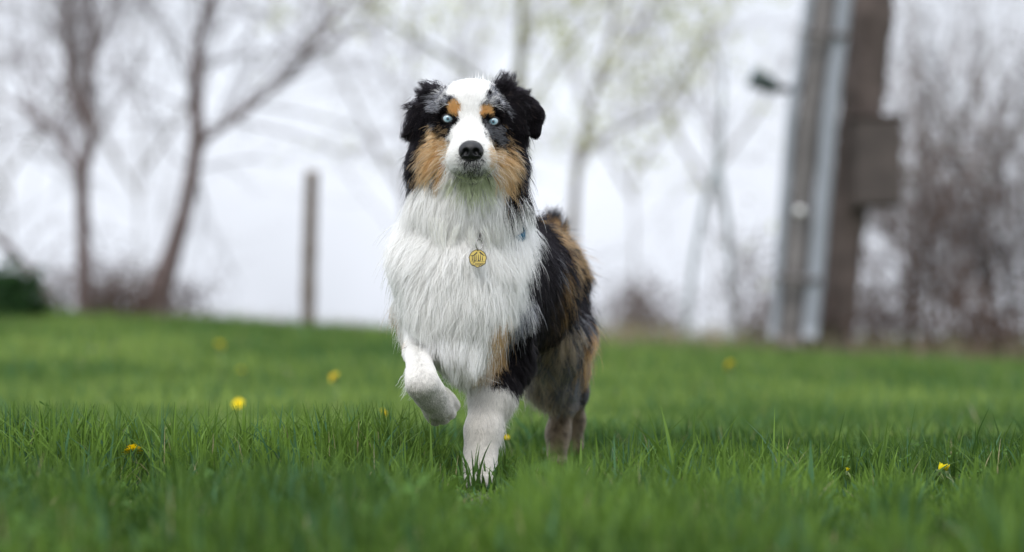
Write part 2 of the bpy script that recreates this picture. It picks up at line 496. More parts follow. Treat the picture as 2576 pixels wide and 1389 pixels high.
for vx_, y_, h in ((150, 15.6, .3), (260, 15, .28), (300, 15.4, .3), (440, 15.8, .25), (350, 14.8, .26)):
    shrub('scrub', 'low dry scrub growing between the two bare tree trunks', vx_, y_, h, 8, 'dry scrub round the bare trees', M_BROWNTWIG, .6, .005, DEADL)
shrub('evergreen_bush', 'dark green evergreen bush at the edge of the meadow under the bare trees', -10, 13.0, .22, 16, None, M_DARKTWIG, .8, .006,
      (.035, (.012, .035, .012), (.03, .075, .02), 7, .05))
# fallen limb at the far edge
T = Tubes(); pts, rad = resample([(-60, 560, 9), (20, 620, 10), (80, 690, 9), (140, 770, 7)], 14.5)
tips = []
for i in range(6): twig(T, pts[i * 3], norm(rv(.6) + np.array([.3, 0, .8])), .4, .006, 1, tips, kids=3)
T.tube(pts, rad, 7)
lb = link('leaning_branch', T.mesh('leaning_branch', pts[-1]), None, M_BARK); lb.location = pts[-1]
tag(lb, 'dead grey branch leaning down to the ground beside the evergreen bush', 'branch')

# dry grass along the far edge
def dry_stems(n, x0, x1, y0, y1, h0, h1, w=.008):
    yy = rng.uniform(y0, y1, n); vx_ = rng.uniform(x0, x1, n)
    xx = (vx_ - HX) * K * (CD + yy) / CD
    h = rng.uniform(h0, h1, n)
    c = np.array([.30, .24, .165]) * rng.uniform(.6, 1.15, (n, 1)) + rng.normal(0, .012, (n, 3))
    gsel = rng.uniform(0, 1, n) < .3
    c[gsel] = np.array([.14, .19, .07])
    return blades(xx, yy, h, np.full(n, w), rng.uniform(.05, .5, n), 3, np.clip(c, .02, 1))
v1 = dry_stems(3000, 1480, 2900, 12.5, 16.5, .07, .24)
v2 = dry_stems(900, -200, 1500, 14.5, 16.8, .06, .17)
v = np.concatenate([v1[0], v2[0]]); f = np.concatenate([v1[1], v2[1] + len(v1[0])]); c = np.concatenate([v1[2], v2[2]])
o = link('dry_grass', mesh_np('dry_grass', v, f, True, c), None, M_DRY, 'stuff')
tag(o, 'tall dry straw-coloured grass along the far edge of the meadow', 'dry grass')

# fence post
pts, rad = resample([(775, 840, 18), (777, 700, 18.5), (781, 560, 18), (785, 432, 17)], 15)
base = np.array([pts[0][0], pts[0][1], float(ground_z(pts[0][0], pts[0][1]))]); pts[0][2] = base[2] - .1
post = link('fence_post', None); post.location = base
tag(post, 'solitary weathered wooden fence post with flat top, no wire', 'post')
M_POST = mat_plain('weathered_wood', (.13, .105, .085), .9, noise=.35, scale=20, bump=.5, spec=.2)
T = Tubes(); T.tube(pts, rad, 14); link('shaft', T.mesh('shaft', base), post, M_POST)
T = Tubes(); T.tube([pts[-1] + np.array([0, 0, -.01]), pts[-1] + np.array([0, 0, .012])], [rad[-1] * 1.04, rad[-1] * .9], 14)
link('end_grain', T.mesh('end_grain', base), post, mat_plain('end_grain', (.24, .21, .18), .9, noise=.3, scale=40))

# poles
def limb_part(name, pl, y, off, par, mat, sides=14):
    T = Tubes(); p_, r_ = resample(pl, y); T.tube(p_, r_, sides)
    return link(name, T.mesh(name, off), par, mat)
YP = 13.0
M_GREYWOOD = mat_plain('grey_pole_wood', (.150, .140, .135), .9, noise=.7, scale=8, bump=.5, spec=.2)
M_PIPE = mat_plain('galvanised_pipe', (.24, .26, .285), .6, metal=.1, noise=.12, scale=6)
M_BROWNWOOD = mat_plain('brown_pole_wood', (.095, .075, .066), .9, noise=.95, scale=7, bump=.6, spec=.2)
b_ = P(1996, 850, YP); b_[2] = float(ground_z(b_[0], b_[1]))
pole = link('utility_pole', None); pole.location = b_
tag(pole, 'leaning grey utility pole with pale metal conduits and a lamp on it', 'pole')
limb_part('shaft', [(1988, 870, 35), (2004, 634, 33), (2036, 285, 32), (2068, 63, 31), (2095, -150, 30)], YP, b_, pole, M_GREYWOOD)
limb_part('conduit', [(1946, 850, 12), (1962, 634, 12), (1990, 285, 12), (2026, 63, 11), (2052, -150, 11)], YP - .06, b_, pole, M_PIPE, 10)
limb_part('conduit', [(2036, 850, 21), (2058, 634, 21), (2087, 285, 20), (2117, 63, 19), (2140, -150, 19)], YP - .10, b_, pole, M_PIPE, 12)
for vy_ in (85, 700):
    x_ = 2004 + (634 - vy_) * .112
    limb_part('strap', [(x_ - 46, vy_ - 5, 7), (x_ + 66, vy_ + 5, 7)], YP - .16, b_, pole, mat_plain('strap_iron', (.10, .09, .085), .7), 8)
# lamp: bracket arm, housing and shade
limb_part('lamp_arm', [(2020, 226, 11), (1975, 224, 10), (1945, 216, 9)], YP, b_, pole, M_DARKTWIG, 8)
p0 = P(1960, 226, YP); p1 = P(1893, 192, YP)
T = Tubes(); T.tube([p0, p0 * .7 + p1 * .3, p0 * .3 + p1 * .7, p1], [.028, .052, .060, .068], 12)
lh = link('lamp_head', T.mesh('lamp_head', b_), pole, mat_plain('lamp_housing', (.035, .05, .045), .5))
T = Tubes(); T.tube([p1, p1 + (p1 - p0) * .06], [.060, .050], 12); link('lens', T.mesh('lens', b_), lh, mat_plain('lamp_lens', (.02, .07, .08), .15))
p0 = P(2011, 531, YP - .16)
T = Tubes(); T.tube([p0 + np.array([0, .05, 0]), p0, p0 - np.array([0, .03, 0]), p0 - np.array([0, .05, 0])], [.018, .024, .026, .012], 12)
link('insulator', T.mesh('insulator', b_), pole, mat_plain('white_porcelain', (.8, .8, .78), .25))
b_ = P(2108, 850, YP + .4); b_[2] = float(ground_z(b_[0], b_[1]))
pole = link('wooden_pole', None); pole.location = b_
tag(pole, 'rough dark brown wooden pole carrying a brown box on its side', 'pole')
limb_part('shaft', [(2100, 880, 48), (2122, 634, 47), (2148, 400, 53), (2166, 285, 58), (2190, 63, 57), (2210, -150, 55)], YP + .4, b_, pole, M_BROWNWOOD)
import bmesh
def box(name, lo, hi, off, par, mat, bev=.006):
    bm = bmesh.new(); bmesh.ops.create_cube(bm, size=1)
    for v_ in bm.verts: v_.co = [lo[i] + (v_.co[i] + .5) * (hi[i] - lo[i]) - off[i] for i in range(3)]
    bmesh.ops.bevel(bm, geom=bm.edges[:], offset=bev, segments=2, affect='EDGES')
    me = bpy.data.meshes.new(name); bm.to_mesh(me); bm.free()
    return link(name, me, par, mat)
q0 = P(2140, 523, YP + .3); q1 = P(2262, 300, YP + .3)
M_BOX = mat_plain('brown_box', (.060, .048, .042), .8, noise=.8, scale=7)
bx_ = box('cabinet', (q0[0], YP + .16, q0[2]), (q1[0], YP + .38, q1[2]), b_, pole, M_BOX)
box('door', (q0[0] + .015, YP + .145, q0[2] + .02), (q1[0] - .015, YP + .163, q1[2] - .02), b_, bx_, M_BOX, .004)
box('roof', (q0[0] - .02, YP + .13, q1[2]), (q1[0] + .015, YP + .41, q1[2] + .02), b_, bx_, M_BROWNWOOD, .004)

# ------------------------------------------------------------------ dog: body as a smooth blend of anatomical masses
class Field:
    def __init__(s, lo, hi, h):
        s.lo = np.array(lo, float); s.h = h
        s.n = np.ceil((np.array(hi) - s.lo) / h).astype(int) + 1
        s.D = np.full(s.n, 0.2, np.float32)
    def _sub(s, lo, hi):
        a = np.clip(np.floor((lo - s.lo) / s.h).astype(int), 0, s.n - 1)
        b = np.clip(np.ceil((hi - s.lo) / s.h).astype(int) + 1, 1, s.n)
        ax = [s.lo[i] + np.arange(a[i], b[i]) * s.h for i in range(3)]
        X, Y, Z = np.meshgrid(*ax, indexing='ij')
        return tuple(slice(a[i], b[i]) for i in range(3)), X, Y, Z
    def _put(s, sl, d, k, cut):
        A = s.D[sl]
        if cut:
            d = -d
            h = np.maximum(k - np.abs(A - d), 0) / k
            s.D[sl] = np.maximum(A, d) + h * h * k * 0.25
        else:
            h = np.maximum(k - np.abs(A - d), 0) / k
            s.D[sl] = np.minimum(A, d) - h * h * k * 0.25
    def ell(s, c, r, k=0.03, cut=False, rot=None):
        c = np.array(c, float); r = np.array(r, float) if np.ndim(r) else np.full(3, float(r))
        R = r.max() + k + 0.015
        sl, X, Y, Z = s._sub(c - R, c + R)
        q = np.stack([X - c[0], Y - c[1], Z - c[2]], -1)
        if rot is not None: q = q @ rot
        k0 = np.linalg.norm(q / r, axis=-1); k1 = np.linalg.norm(q / (r * r), axis=-1)
        d = np.where(k1 > 1e-6, k0 * (k0 - 1) / np.maximum(k1, 1e-6), -r.min())
        s._put(sl, d, k, cut)
    def cone(s, a, b, r1, r2, k=0.03, cut=False):
        a = np.array(a, float); b = np.array(b, float)
        R = max(r1, r2) + k + 0.015
        sl, X, Y, Z = s._sub(np.minimum(a, b) - R, np.maximum(a, b) + R)
        ab = b - a
        t = np.clip(((X - a[0]) * ab[0] + (Y - a[1]) * ab[1] + (Z - a[2]) * ab[2]) / max(ab @ ab, 1e-12), 0, 1)
        d = np.sqrt((X - a[0] - t * ab[0]) ** 2 + (Y - a[1] - t * ab[1]) ** 2 + (Z - a[2] - t * ab[2]) ** 2) - (r1 + (r2 - r1) * t)
        s._put(sl, d, k, cut)
    def chain(s, pts, k=0.03):
        for (a, ra), (b, rb) in zip(pts[:-1], pts[1:]):
            s.cone(a, b, ra, rb, k)
    def sample(s, p):
        q = np.clip((p - s.lo) / s.h, 0, s.n - 1.001); i = q.astype(int); f = q - i
        r = 0
        for a in (0, 1):
            for b in (0, 1):
                for c in (0, 1):
                    w = (f[:, 0] if a else 1 - f[:, 0]) * (f[:, 1] if b else 1 - f[:, 1]) * (f[:, 2] if c else 1 - f[:, 2])
                    r = r + w * s.D[i[:, 0] + a, i[:, 1] + b, i[:, 2] + c]
        return r
    def grad(s, p):
        e = s.h
        return norm(np.stack([s.sample(p + np.eye(3)[i] * e) - s.sample(p - np.eye(3)[i] * e) for i in range(3)], 1))
    def mesh(s):
        D = s.D; S = D < 0
        n = D.shape
        any_ = np.zeros((n[0] - 1, n[1] - 1, n[2] - 1), np.int8)
        for a in (0, 1):
            for b in (0, 1):
                for c in (0, 1):
                    any_ += S[a:n[0] - 1 + a, b:n[1] - 1 + b, c:n[2] - 1 + c]
        act = np.argwhere((any_ > 0) & (any_ < 8))
        idx = np.full(any_.shape, -1, np.int32); idx[tuple(act.T)] = np.arange(len(act))
        co = np.array([[a, b, c] for a in (0, 1) for b in (0, 1) for c in (0, 1)])
        val = np.stack([D[act[:, 0] + c[0], act[:, 1] + c[1], act[:, 2] + c[2]] for c in co], 1)
        acc = np.zeros((len(act), 3)); cnt = np.zeros(len(act))
        for i in range(8):
            for j in range(i + 1, 8):
                if np.abs(co[i] - co[j]).sum() != 1: continue
                cr_ = (val[:, i] < 0) != (val[:, j] < 0)
                t = np.where(cr_, val[:, i] / np.where(cr_, val[:, i] - val[:, j], 1), 0)
                p = co[i] + t[:, None] * (co[j] - co[i])
                acc += p * cr_[:, None]; cnt += cr_
        v = s.lo + (act + acc / cnt[:, None]) * s.h
        F = []
        for ax in range(3):
            o1, o2 = (ax + 1) % 3, (ax + 2) % 3
            sl0 = [slice(None)] * 3; sl1 = [slice(None)] * 3
            sl0[ax] = slice(0, n[ax] - 1); sl1[ax] = slice(1, n[ax])
            A, B = S[tuple(sl0)], S[tuple(sl1)]
            e = np.argwhere(A != B)
            e = e[(e[:, o1] > 0) & (e[:, o1] < n[o1] - 1) & (e[:, o2] > 0) & (e[:, o2] < n[o2] - 1)]
            inside = A[tuple(e.T)]
            q = []
            for (d1, d2) in ((1, 1), (0, 1), (0, 0), (1, 0)):
                c = e.copy(); c[:, o1] -= d1; c[:, o2] -= d2
                q.append(idx[tuple(c.T)])
            q = np.stack(q, 1)
            q[~inside] = q[~inside][:, ::-1]
            F.append(q)
        return v, np.concatenate(F)

def tris_normals(v, f):
    t = np.concatenate([f[:, [0, 1, 2]], f[:, [0, 2, 3]]])
    fn = np.cross(v[t[:, 1]] - v[t[:, 0]], v[t[:, 2]] - v[t[:, 0]])
    vn = np.zeros_like(v)
    for i in range(3): np.add.at(vn, t[:, i], fn)
    return t, np.linalg.norm(fn, axis=1) * 0.5, norm(vn)

B = Field((-0.30, -0.12, -0.02), (0.26, 0.84, 0.74), 0.0033)
# trunk
B.ell(P(1154, 700, .14), (.095, .115, .135), .05)               # rib front / chest
B.ell(P(1160, 740, .07), (.078, .060, .095), .05)               # breast
B.ell(P(1172, 880, .13), (.055, .085, .050), .05)               # brisket
B.cone((-.075, .18, .365), (.0, .42, .360), .112, .103, .05)     # ribs
B.cone((-.0, .42, .357), (.042, .60, .363), .096, .076, .05)    # loin, rump
B.cone((-.055, .26, .30), (.0, .42, .33), .10, .085, .05)       # belly
B.cone((-.07, .17, .410), (.045, .58, .380), .058, .054, .05)     # back
# neck and ruff
B.cone(P(1182, 380, .09), P(1175, 600, .16), .068, .098, .05)
B.ell(P(1178, 495, .066), (.090, .058, .050), .05)
B.ell(P(1082, 405, .085), (.026, .040, .045), .03)
B.ell(P(1154, 640, .11), (.098, .070, .055), .05)
# head
B.ell(P(1185, 286, .065), (.060, .070, .046), .03)
B.ell(P(1185, 262, .035), (.045, .040, .034), .03)
for sx in (-1, 1):
    B.ell(P(1185 + sx * 38, 272, .022), (.020, .020, .015), .02)       # brow
    B.ell(P(1185 + sx * 62, 360, .055), (.042, .050, .050), .04)       # cheek
    B.ell(P(1185 + sx * 45, 420, .050), (.045, .045, .035), .04)       # jaw
    B.ell(P(1185 + sx * 26, 404, -.046), (.021, .024, .020), .02)      # upper lip
B.cone(P(1185, 325, .010), P(1185, 384, -.060), .033, .023, .03)       # muzzle
B.ell(P(1185, 428, -.036), (.020, .026, .012), .012)                   # chin
# eye sockets
EYES = [(1127, 300), (1241, 307)]
ER = .0116
def skin_y(vx, vy, y0=-.12, y1=.3):
    """depth at which the straight line through a sheet position meets the skin"""
    ys = np.linspace(y0, y1, 900)
    p = np.array([P(vx, vy, y) for y in ys])
    d = B.sample(p)
    return ys[np.argmax(d < 0)]
EYE_Y = []
for ex, ey in EYES:
    sx = -1 if ex < 1185 else 1
    B.ell(P(ex + sx * 24, ey - 2, .026), (.014, .018, .016), .02)      # outer orbit
    B.ell(P(ex + sx * 2, ey - 23, .021), (.020, .013, .007), .015)     # brow ridge over the eye
    B.ell(P(ex + sx * 4, ey + 24, .024), (.018, .016, .012), .02)      # below the eye
for ex, ey in EYES:
    yy_ = [skin_y(ex + a, ey + b_) for a, b_ in ((-16, 0), (16, 0), (0, -13), (0, 13))]
    EYE_Y.append(float(np.mean(yy_)) - .0010 + ER)
for (ex, ey), yc in zip(EYES, EYE_Y):
    B.ell(P(ex, ey, yc), ER + .0004, .004, cut=True)
    B.ell(P(ex, ey, yc - ER), (.0095, .008, .0070), .004, cut=True)
# ears
B.chain([(P(1114, 246, .07), .015), (P(1088, 252, .062), .013), (P(1060, 282, .052), .011), (P(1034, 328, .048), .006)], .014)
B.chain([(P(1094, 268, .054), .013), (P(1076, 304, .046), .011), (P(1054, 322, .046), .007)], .014)
B.chain([(P(1258, 244, .07), .015), (P(1290, 254, .062), .014), (P(1326, 270, .052), .012), (P(1347, 288, .046), .009), (P(1346, 334, .040), .006)], .012)
B.chain([(P(1284, 266, .052), .014), (P(1300, 304, .044), .012), (P(1314, 336, .044), .007)], .014)
# standing foreleg
B.chain([(P(1262, 790, .15), .055), (P(1262, 900, .17), .046), (P(1238, 985, .13), .033), (P(1214, 1085, .10), .0225),
         (P(1208, 1150, .095), .019), (P(1204, 1195, .075), .024)], .025)
for dx, dz, dy in ((-14, 0, .0), (-5, 3, -.014), (6, 3, -.014), (15, 0, .0)):
    B.cone(P(1204 + dx * .7, 1200, .065 + dy), P(1204 + dx * 1.3, 1215 - dz, .035 + dy), .0125, .0105, .008)
# lifted foreleg
B.chain([(P(1066, 770, .17), .048), (P(1062, 835, .155), .028), (P(1052, 885, .10), .0195), (P(1058, 940, -.010), .0180), (P(1062, 964, -.034), .0205),
         (P(1080, 990, -.012), .0195), (P(1102, 1018, .022), .022)], .016)
CLAWS = []
for o_, dy, ln in ((-29, .012, .78), (-10, .001, 1.0), (10, .0, 1.0), (28, .010, .8)):
    pa = P(1096 + o_ * .62, 1006 - o_ * .48, .008 + dy); pb = P(1098 + o_ * .78 + 25 * ln, 1008 - o_ * .60 + 36 * ln, .046 + dy)
    B.cone(pa, (pa + pb) / 2, .0100, .0098, .003); B.cone((pa + pb) / 2, pb, .0102, .0082, .0015)
    CLAWS.append((pb, norm(pb - pa)))
# hind legs
B.chain([((.01, .60, .34), .07), (P(1395, 840, .50), .055), (P(1392, 930, .55), .036), (P(1416, 1010, .64), .019),
         (P(1404, 1090, .62), .0135), (P(1400, 1165, .59), .016)], .03)
for dx in (-12, -4, 4, 12):
    B.cone(P(1402 + dx * .7, 1172, .575), P(1402 + dx * 1.2, 1180, .54), .0115, .010, .008)
B.chain([((.066, .61, .34), .066), (P(1412, 830, .56), .046), (P(1428, 920, .63), .030), (P(1444, 985, .74), .019),
         (P(1442, 1060, .78), .0135), (P(1436, 1100, .78), .016)], .03)
for dx in (-12, -4, 4, 12):
    B.cone(P(1437 + dx * .7, 1104, .78), P(1435 + dx * 1.2, 1126, .77), .0115, .010, .008)
# bobbed tail
B.cone((.055, .65, .405), P(1388, 576, .70), .024, .014, .02)

bv, bf = B.mesh()
# light smoothing of the voxel surface
def smooth_mesh(v, f, it=2, lam=0.5):
    e = np.concatenate([f[:, [0, 1]], f[:, [1, 2]], f[:, [2, 3]], f[:, [3, 0]]])
    for _ in range(it):
        s_ = np.zeros_like(v); c_ = np.zeros(len(v))
        np.add.at(s_, e[:, 0], v[e[:, 1]]); np.add.at(c_, e[:, 0], 1)
        np.add.at(s_, e[:, 1], v[e[:, 0]]); np.add.at(c_, e[:, 1], 1)
        v = v + lam * (s_ / c_[:, None] - v)
    return v
bv = smooth_mesh(bv, bf, 2)
bt, barea, bn = tris_normals(bv, bf)

# ------------------------------------------------------------------ coat colour
WHITE = np.array([.955, .945, .915]); BLACK = np.array([.007, .006, .007]); TAN = np.array([.62, .34, .125])
CREAM = np.array([.76, .61, .41]); GREY = np.array([.23, .235, .255]); BROWN = np.array([.055, .034, .022])
OCHRE = np.array([.70, .46, .225])

def C2V(pts): return [(943 + x * .344, 151 + y * .344) for x, y in pts]

BLAZE = C2V([(600, 120), (850, 120), (835, 180), (835, 240), (800, 290), (778, 350), (772, 440), (800, 520), (822, 600), (845, 700), (850, 800),
             (820, 870), (540, 870), (525, 800), (530, 690), (550, 560), (590, 500), (625, 440), (633, 350), (580, 290), (545, 240), (590, 170)])
CHEEK_L = C2V([(420, 490), (470, 560), (560, 575), (545, 700), (545, 830), (450, 845), (380, 905), (345, 880), (350, 760), (365, 650), (400, 560)])
CHEEK_R = C2V([(815, 560), (860, 640), (950, 660), (985, 590), (1015, 700), (1022, 850), (985, 1010), (950, 1030), (925, 930), (830, 850), (845, 720)])
THROAT = [(1030, 452), (1080, 448), (1130, 436), (1240, 436), (1265, 475), (1285, 500), (1312, 478), (1336, 440), (1334, 560), (1332, 650), (1320, 715), (1305, 770), (1268, 815),
          (1250, 900), (1215, 935), (1150, 965), (1060, 905), (1010, 850), (985, 770), (960, 700), (955, 560), (1000, 500)]

def coat(p, nz):
    """colour of the coat by place on the body"""
    n = len(p)
    w1 = vnoise(p, 60, 21) - .5; w2 = vnoise(p, 60, 22) - .5
    w3 = vnoise(p, 170, 23) - .5; w4 = vnoise(p, 170, 24) - .5
    vx, vy = sheet(p)
    jj_ = np.where((vy < 350) & (p[:, 1] < .15), 2.0, 4.5)
    vx = vx + 16 * w1 + 9 * w3 + rng.normal(0, 1, n) * jj_; vy = vy + 16 * w2 + 9 * w4 + rng.normal(0, 1.2, n) * jj_
    Y = p[:, 1]
    merle = vnoise(p * np.array([1, 1, .6]), 75, 31) * .6 + vnoise(p, 190, 32) * .4
    c = np.tile(BLACK, (n, 1))
    head = (vy < 470) & (Y < .17)
    # trunk and hindquarters
    body = ~head
    def put(mask, col, prob=1.0):
        mk = mask & (rng.uniform(0, 1, n) < prob)
        c[mk] = col
    put(body & (Y > .22) & inpoly(vx, vy, [(1385, 700), (1425, 690), (1420, 800), (1370, 850)]), BROWN * .8, .6)
    put(body & (Y > .38) & inpoly(vx, vy, [(1350, 556), (1390, 566), (1440, 585), (1462, 640), (1458, 690), (1440, 715), (1420, 690), (1398, 640), (1375, 600)]) & (merle > .40), TAN * .75, .8)
    put(body & (Y > .28) & inpoly(vx, vy, [(1398, 640), (1420, 660), (1428, 760), (1412, 800), (1408, 720)]), TAN * .55, .6)
    put(body & (Y > .28) & inpoly(vx, vy, [(1375, 600), (1392, 630), (1404, 690), (1398, 690), (1385, 640)]), GREY * 1.3, .5)
    put(body & (Y > .60) & (vy < 585), BLACK)
    put(body & (Y > .4) & (vx > 1452) & (vy < 790), BLACK)
    # trousers
    tr = (Y > .40) & (vy > 815 + (vx - 1400) * -.3) & (vx < 1448)
    put(tr, CREAM * .64, 1.0); put(tr & (merle > .5), GREY * .5, .8); put(tr & (vy > 960), BROWN * 2.5, .45)
    th = (Y > .40) & (vy > 775) & (vx >= 1425)
    put(th & (vy < 870) & (merle > .46), GREY * .8, .6); put(th & (vy > 860), GREY * .5, .75)
    put(th & (vx > 1462) & (vy > 800) & (vy < 965), TAN * .95, .85)
    put((Y > .40) & inpoly(vx, vy, [(1445, 950), (1470, 950), (1474, 1010), (1450, 1015)]), BLACK, .9)
    put((Y > .40) & (vy > 1015), np.array([.26, .20, .13]), 1.0); put((Y > .40) & (vy > 1015) & (merle > .5), np.array([.10, .08, .055]), .6)
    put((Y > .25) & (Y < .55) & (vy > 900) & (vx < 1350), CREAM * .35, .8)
    # white front
    front = body & (Y < .235)
    put(front & inpoly(vx, vy, THROAT), WHITE)
    edge = front & inpoly(vx, vy, [(1345, 690), (1350, 720), (1330, 790), (1300, 830), (1268, 860), (1262, 800), (1300, 765), (1330, 715)])
    put(edge, GREY * 1.5, .7); put(edge & (merle > .5), WHITE * .8, .5)
    put(front & inpoly(vx, vy, [(1240, 790), (1278, 775), (1290, 800), (1275, 850), (1262, 890), (1238, 925), (1195, 935), (1200, 905), (1240, 880)]), OCHRE * .85, .85)
    put(front & inpoly(vx, vy, [(975, 740), (990, 745), (1012, 830), (1030, 862), (1010, 870), (990, 800)]), OCHRE * .7, .7)
    put((Y < .30) & (vx < 1170) & (vy > 866), WHITE)
    put((Y < .30) & (vx >= 1150) & (vx < 1320) & (vy > 962 + .25 * np.clip(vx - 1240, 0, 80)), WHITE)
    put((Y < .2) & (vx < 1170) & (vy > 972 - (vx - 1060) * .12), np.array([.52, .53, .46]), .6)  # raised paw below the wrist: shade painted into the fur, with some grass stain
    put((Y < .24) & (vy > 925) & (vx < 1235) & (vx > 1120), WHITE * .93)
    # head
    hc = np.tile(BLACK, (n, 1))
    def hput(mask, col, prob=1.0):
        mk = mask & (rng.uniform(0, 1, n) < prob)
        hc[mk] = col
    ff = Y < .115
    def ring(cx, cy, rx, ry): return ((vx - cx) / rx) ** 2 + ((vy - cy) / ry) ** 2
    hput(ff & inpoly(vx, vy, C2V([(450, 250), (560, 170), (640, 250), (630, 340), (520, 330), (470, 400), (430, 400)])) & (merle > .40), GREY * 1.3, .7)
    hput(ff & inpoly(vx, vy, C2V([(800, 200), (880, 200), (930, 300), (980, 420), (930, 400), (870, 330), (780, 330)])) & (merle > .40), GREY * 1.3, .7)
    hput(ff & (np.abs(vx - 1187) < 78) & (vy < 268) & (merle > .58), WHITE * .7, .6)
    under = ff & (inpoly(vx, vy, C2V([(400, 470), (470, 480), (600, 480), (560, 590), (430, 610), (390, 560)])) |
                  inpoly(vx, vy, C2V([(790, 480), (960, 480), (985, 640), (920, 640), (830, 580)])))
    hput(under & (merle > .50), GREY * .8, .7); hput(under & (merle < .36), OCHRE * .5, .6)
    cl = ff & (inpoly(vx, vy, CHEEK_L) | inpoly(vx, vy, CHEEK_R))
    hput(cl, OCHRE * 1.0); hput(cl & (np.abs(vx - 1185) < 82), CREAM, .55); hput(cl & (merle > .55), CREAM * 1.05, .4); hput(cl & (merle < .38), TAN * .85, .6)
    hput(ff & (ring(1144, 280, 17, 17) < 1), np.array([.68, .40, .16])); hput(ff & (ring(1221, 288, 17, 18) < 1), np.array([.68, .40, .16]))
    hput((Y < .16) & (vy > 436) & inpoly(vx, vy, THROAT), WHITE)
    fr = ((vx < 1040) | (vx > 1312)) & (vy > 385)
    hput(fr & (merle > .45), GREY * .8, .5)
    hput(ff & inpoly(vx, vy, BLAZE), WHITE)
    hput((Y < .0) & inpoly(vx, vy, [(1160, 388), (1212, 388), (1212, 420), (1196, 426), (1168, 420)]), np.array([.05, .047, .05]), .62)
    hput((Y < .02) & (np.abs(vy - 430 + (vx - 1185) ** 2 * .003) < 3.5) & (np.abs(vx - 1185) < 44), BLACK * 2, .8)
    for (ex, ey) in EYES:
        hput(ff & (ring(ex, ey - 1, 21, 15) < 1), BLACK)
    c[head] = hc[head]
    # green under the chin: grass stain plus light reflected off grass, painted in
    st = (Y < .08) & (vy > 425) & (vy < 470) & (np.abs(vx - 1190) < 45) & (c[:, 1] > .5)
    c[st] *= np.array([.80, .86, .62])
    return c

# ------------------------------------------------------------------ fur
G = []
def g(vx, vy, y, dx, dy, dY, L, lift): G.append((*P(vx, vy, y), dx, dY, -dy, L, lift))
def gm(vx, vy, y, dx, dy, dY, L, lift):
    g(vx, vy, y, dx, dy, dY, L, lift); g(2370 - vx, vy, y, -dx, dy, dY, L, lift)
g(1185, 345, -.06, 0, -1, .6, .005, .25); g(1185, 300, -.01, 0, -1, .4, .007, .25)
g(1185, 250, .0, 0, -1, .5, .009, .25); g(1185, 212, .05, 0, -.4, 1, .014, .35)
gm(1150, 385, -.06, -.6, .3, .8, .005, .25); gm(1150, 420, -.05, -.3, .9, .5, .006, .2)
g(1185, 415, -.07, 0, 1, .1, .004, .2)
g(1185, 435, -.045, 0, 1, .3, .016, .3); gm(1160, 310, -.01, -.2, -.8, .3, .0035, .15); gm(1150, 302, .0, -.1, -.6, .3, .003, .1)
gm(1125, 325, .0, -.7, .5, .4, .009, .25); gm(1127, 292, .0, -.6, -.3, .4, .0045, .2); gm(1127, 308, .0, -.4, .8, .3, .004, .15)
gm(1140, 272, 0, -.4, -.9, .3, .008, .3); gm(1097, 285, .03, -.9, .2, .4, .016, .3)
gm(1130, 235, .02, -.6, -.6, .5, .013, .3); gm(1135, 350, -.005, -.8, .3, .5, .009, .25)
gm(1097, 355, .02, -.8, .5, .4, .020, .3); gm(1090, 405, .02, -.6, .8, .3, .034, .32)
gm(1050, 390, .06, -.7, .75, .4, .036, .3); gm(1045, 440, .07, -.4, .95, .3, .046, .28)
gm(1120, 445, .0, -.3, 1, .2, .038, .3); g(1185, 470, .02, 0, 1, .05, .05, .3)
gm(1110, 510, .03, -.12, 1, .0, .070, .33); gm(1050, 510, .08, -.3, 1, .1, .062, .35); gm(1130, 545, .03, -.05, 1, 0, .060, .3)
g(1185, 530, .03, 0, 1, 0, .066, .3); g(1042, 395, .09, -.8, .65, .2, .036, .32); g(1040, 435, .09, -.55, .9, .2, .046, .3); gm(1060, 330, .12, -.5, .6, .6, .035, .4)
g(1185, 220, .12, 0, .3, 1, .03, .3); g(1185, 350, .2, 0, .8, .6, .05, .3); gm(1030, 470, .15, -.4, .8, .5, .05, .35)
# ears
g(1090, 236, .05, -.8, .1, .1, .022, .28); g(1062, 262, .045, -.6, .7, 0, .026, .2); g(1038, 300, .045, -.45, .9, 0, .026, .2)
g(1080, 290, .035, -.5, .85, 0, .036, .22); g(1032, 324, .045, -.5, .8, 0, .020, .2); g(1100, 226, .06, -.6, -.3, .2, .022, .4)
g(1060, 320, .04, -.3, .95, 0, .034, .25)
g(1285, 232, .05, .6, .1, .1, .022, .28); g(1262, 222, .055, .1, -1, .1, .026, .55); g(1310, 264, .04, .4, .8, 0, .028, .25)
g(1347, 276, .045, .6, .3, 0, .010, .3); g(1346, 325, .035, .2, .9, 0, .007, .2); g(1300, 300, .03, .25, .95, 0, .036, .22)
g(1318, 252, .05, .5, .3, 0, .014, .3); g(1312, 335, .035, .1, 1, 0, .034, .22)
# chest
g(1165, 600, .02, 0, 1, -.1, .050, .35); g(1060, 620, .06, -.3, 1, 0, .055, .26); g(1280, 620, .06, .2, 1, 0, .055, .26)
g(1000, 680, .13, -.25, 1, .15, .045, .2); g(1330, 660, .14, .08, 1, .25, .042, .18); g(1160, 720, .01, 0, 1, 0, .055, .25)
g(1070, 760, .04, -.12, 1, 0, .052, .25); g(1260, 760, .05, .05, 1, 0, .05, .24); g(1160, 850, .05, 0, 1, .1, .056, .26)
g(1180, 930, .08, .05, 1, .2, .05, .25); g(985, 790, .18, -.15, .9, .4, .045, .3); g(1290, 820, .10, .1, 1, .2, .035, .28)
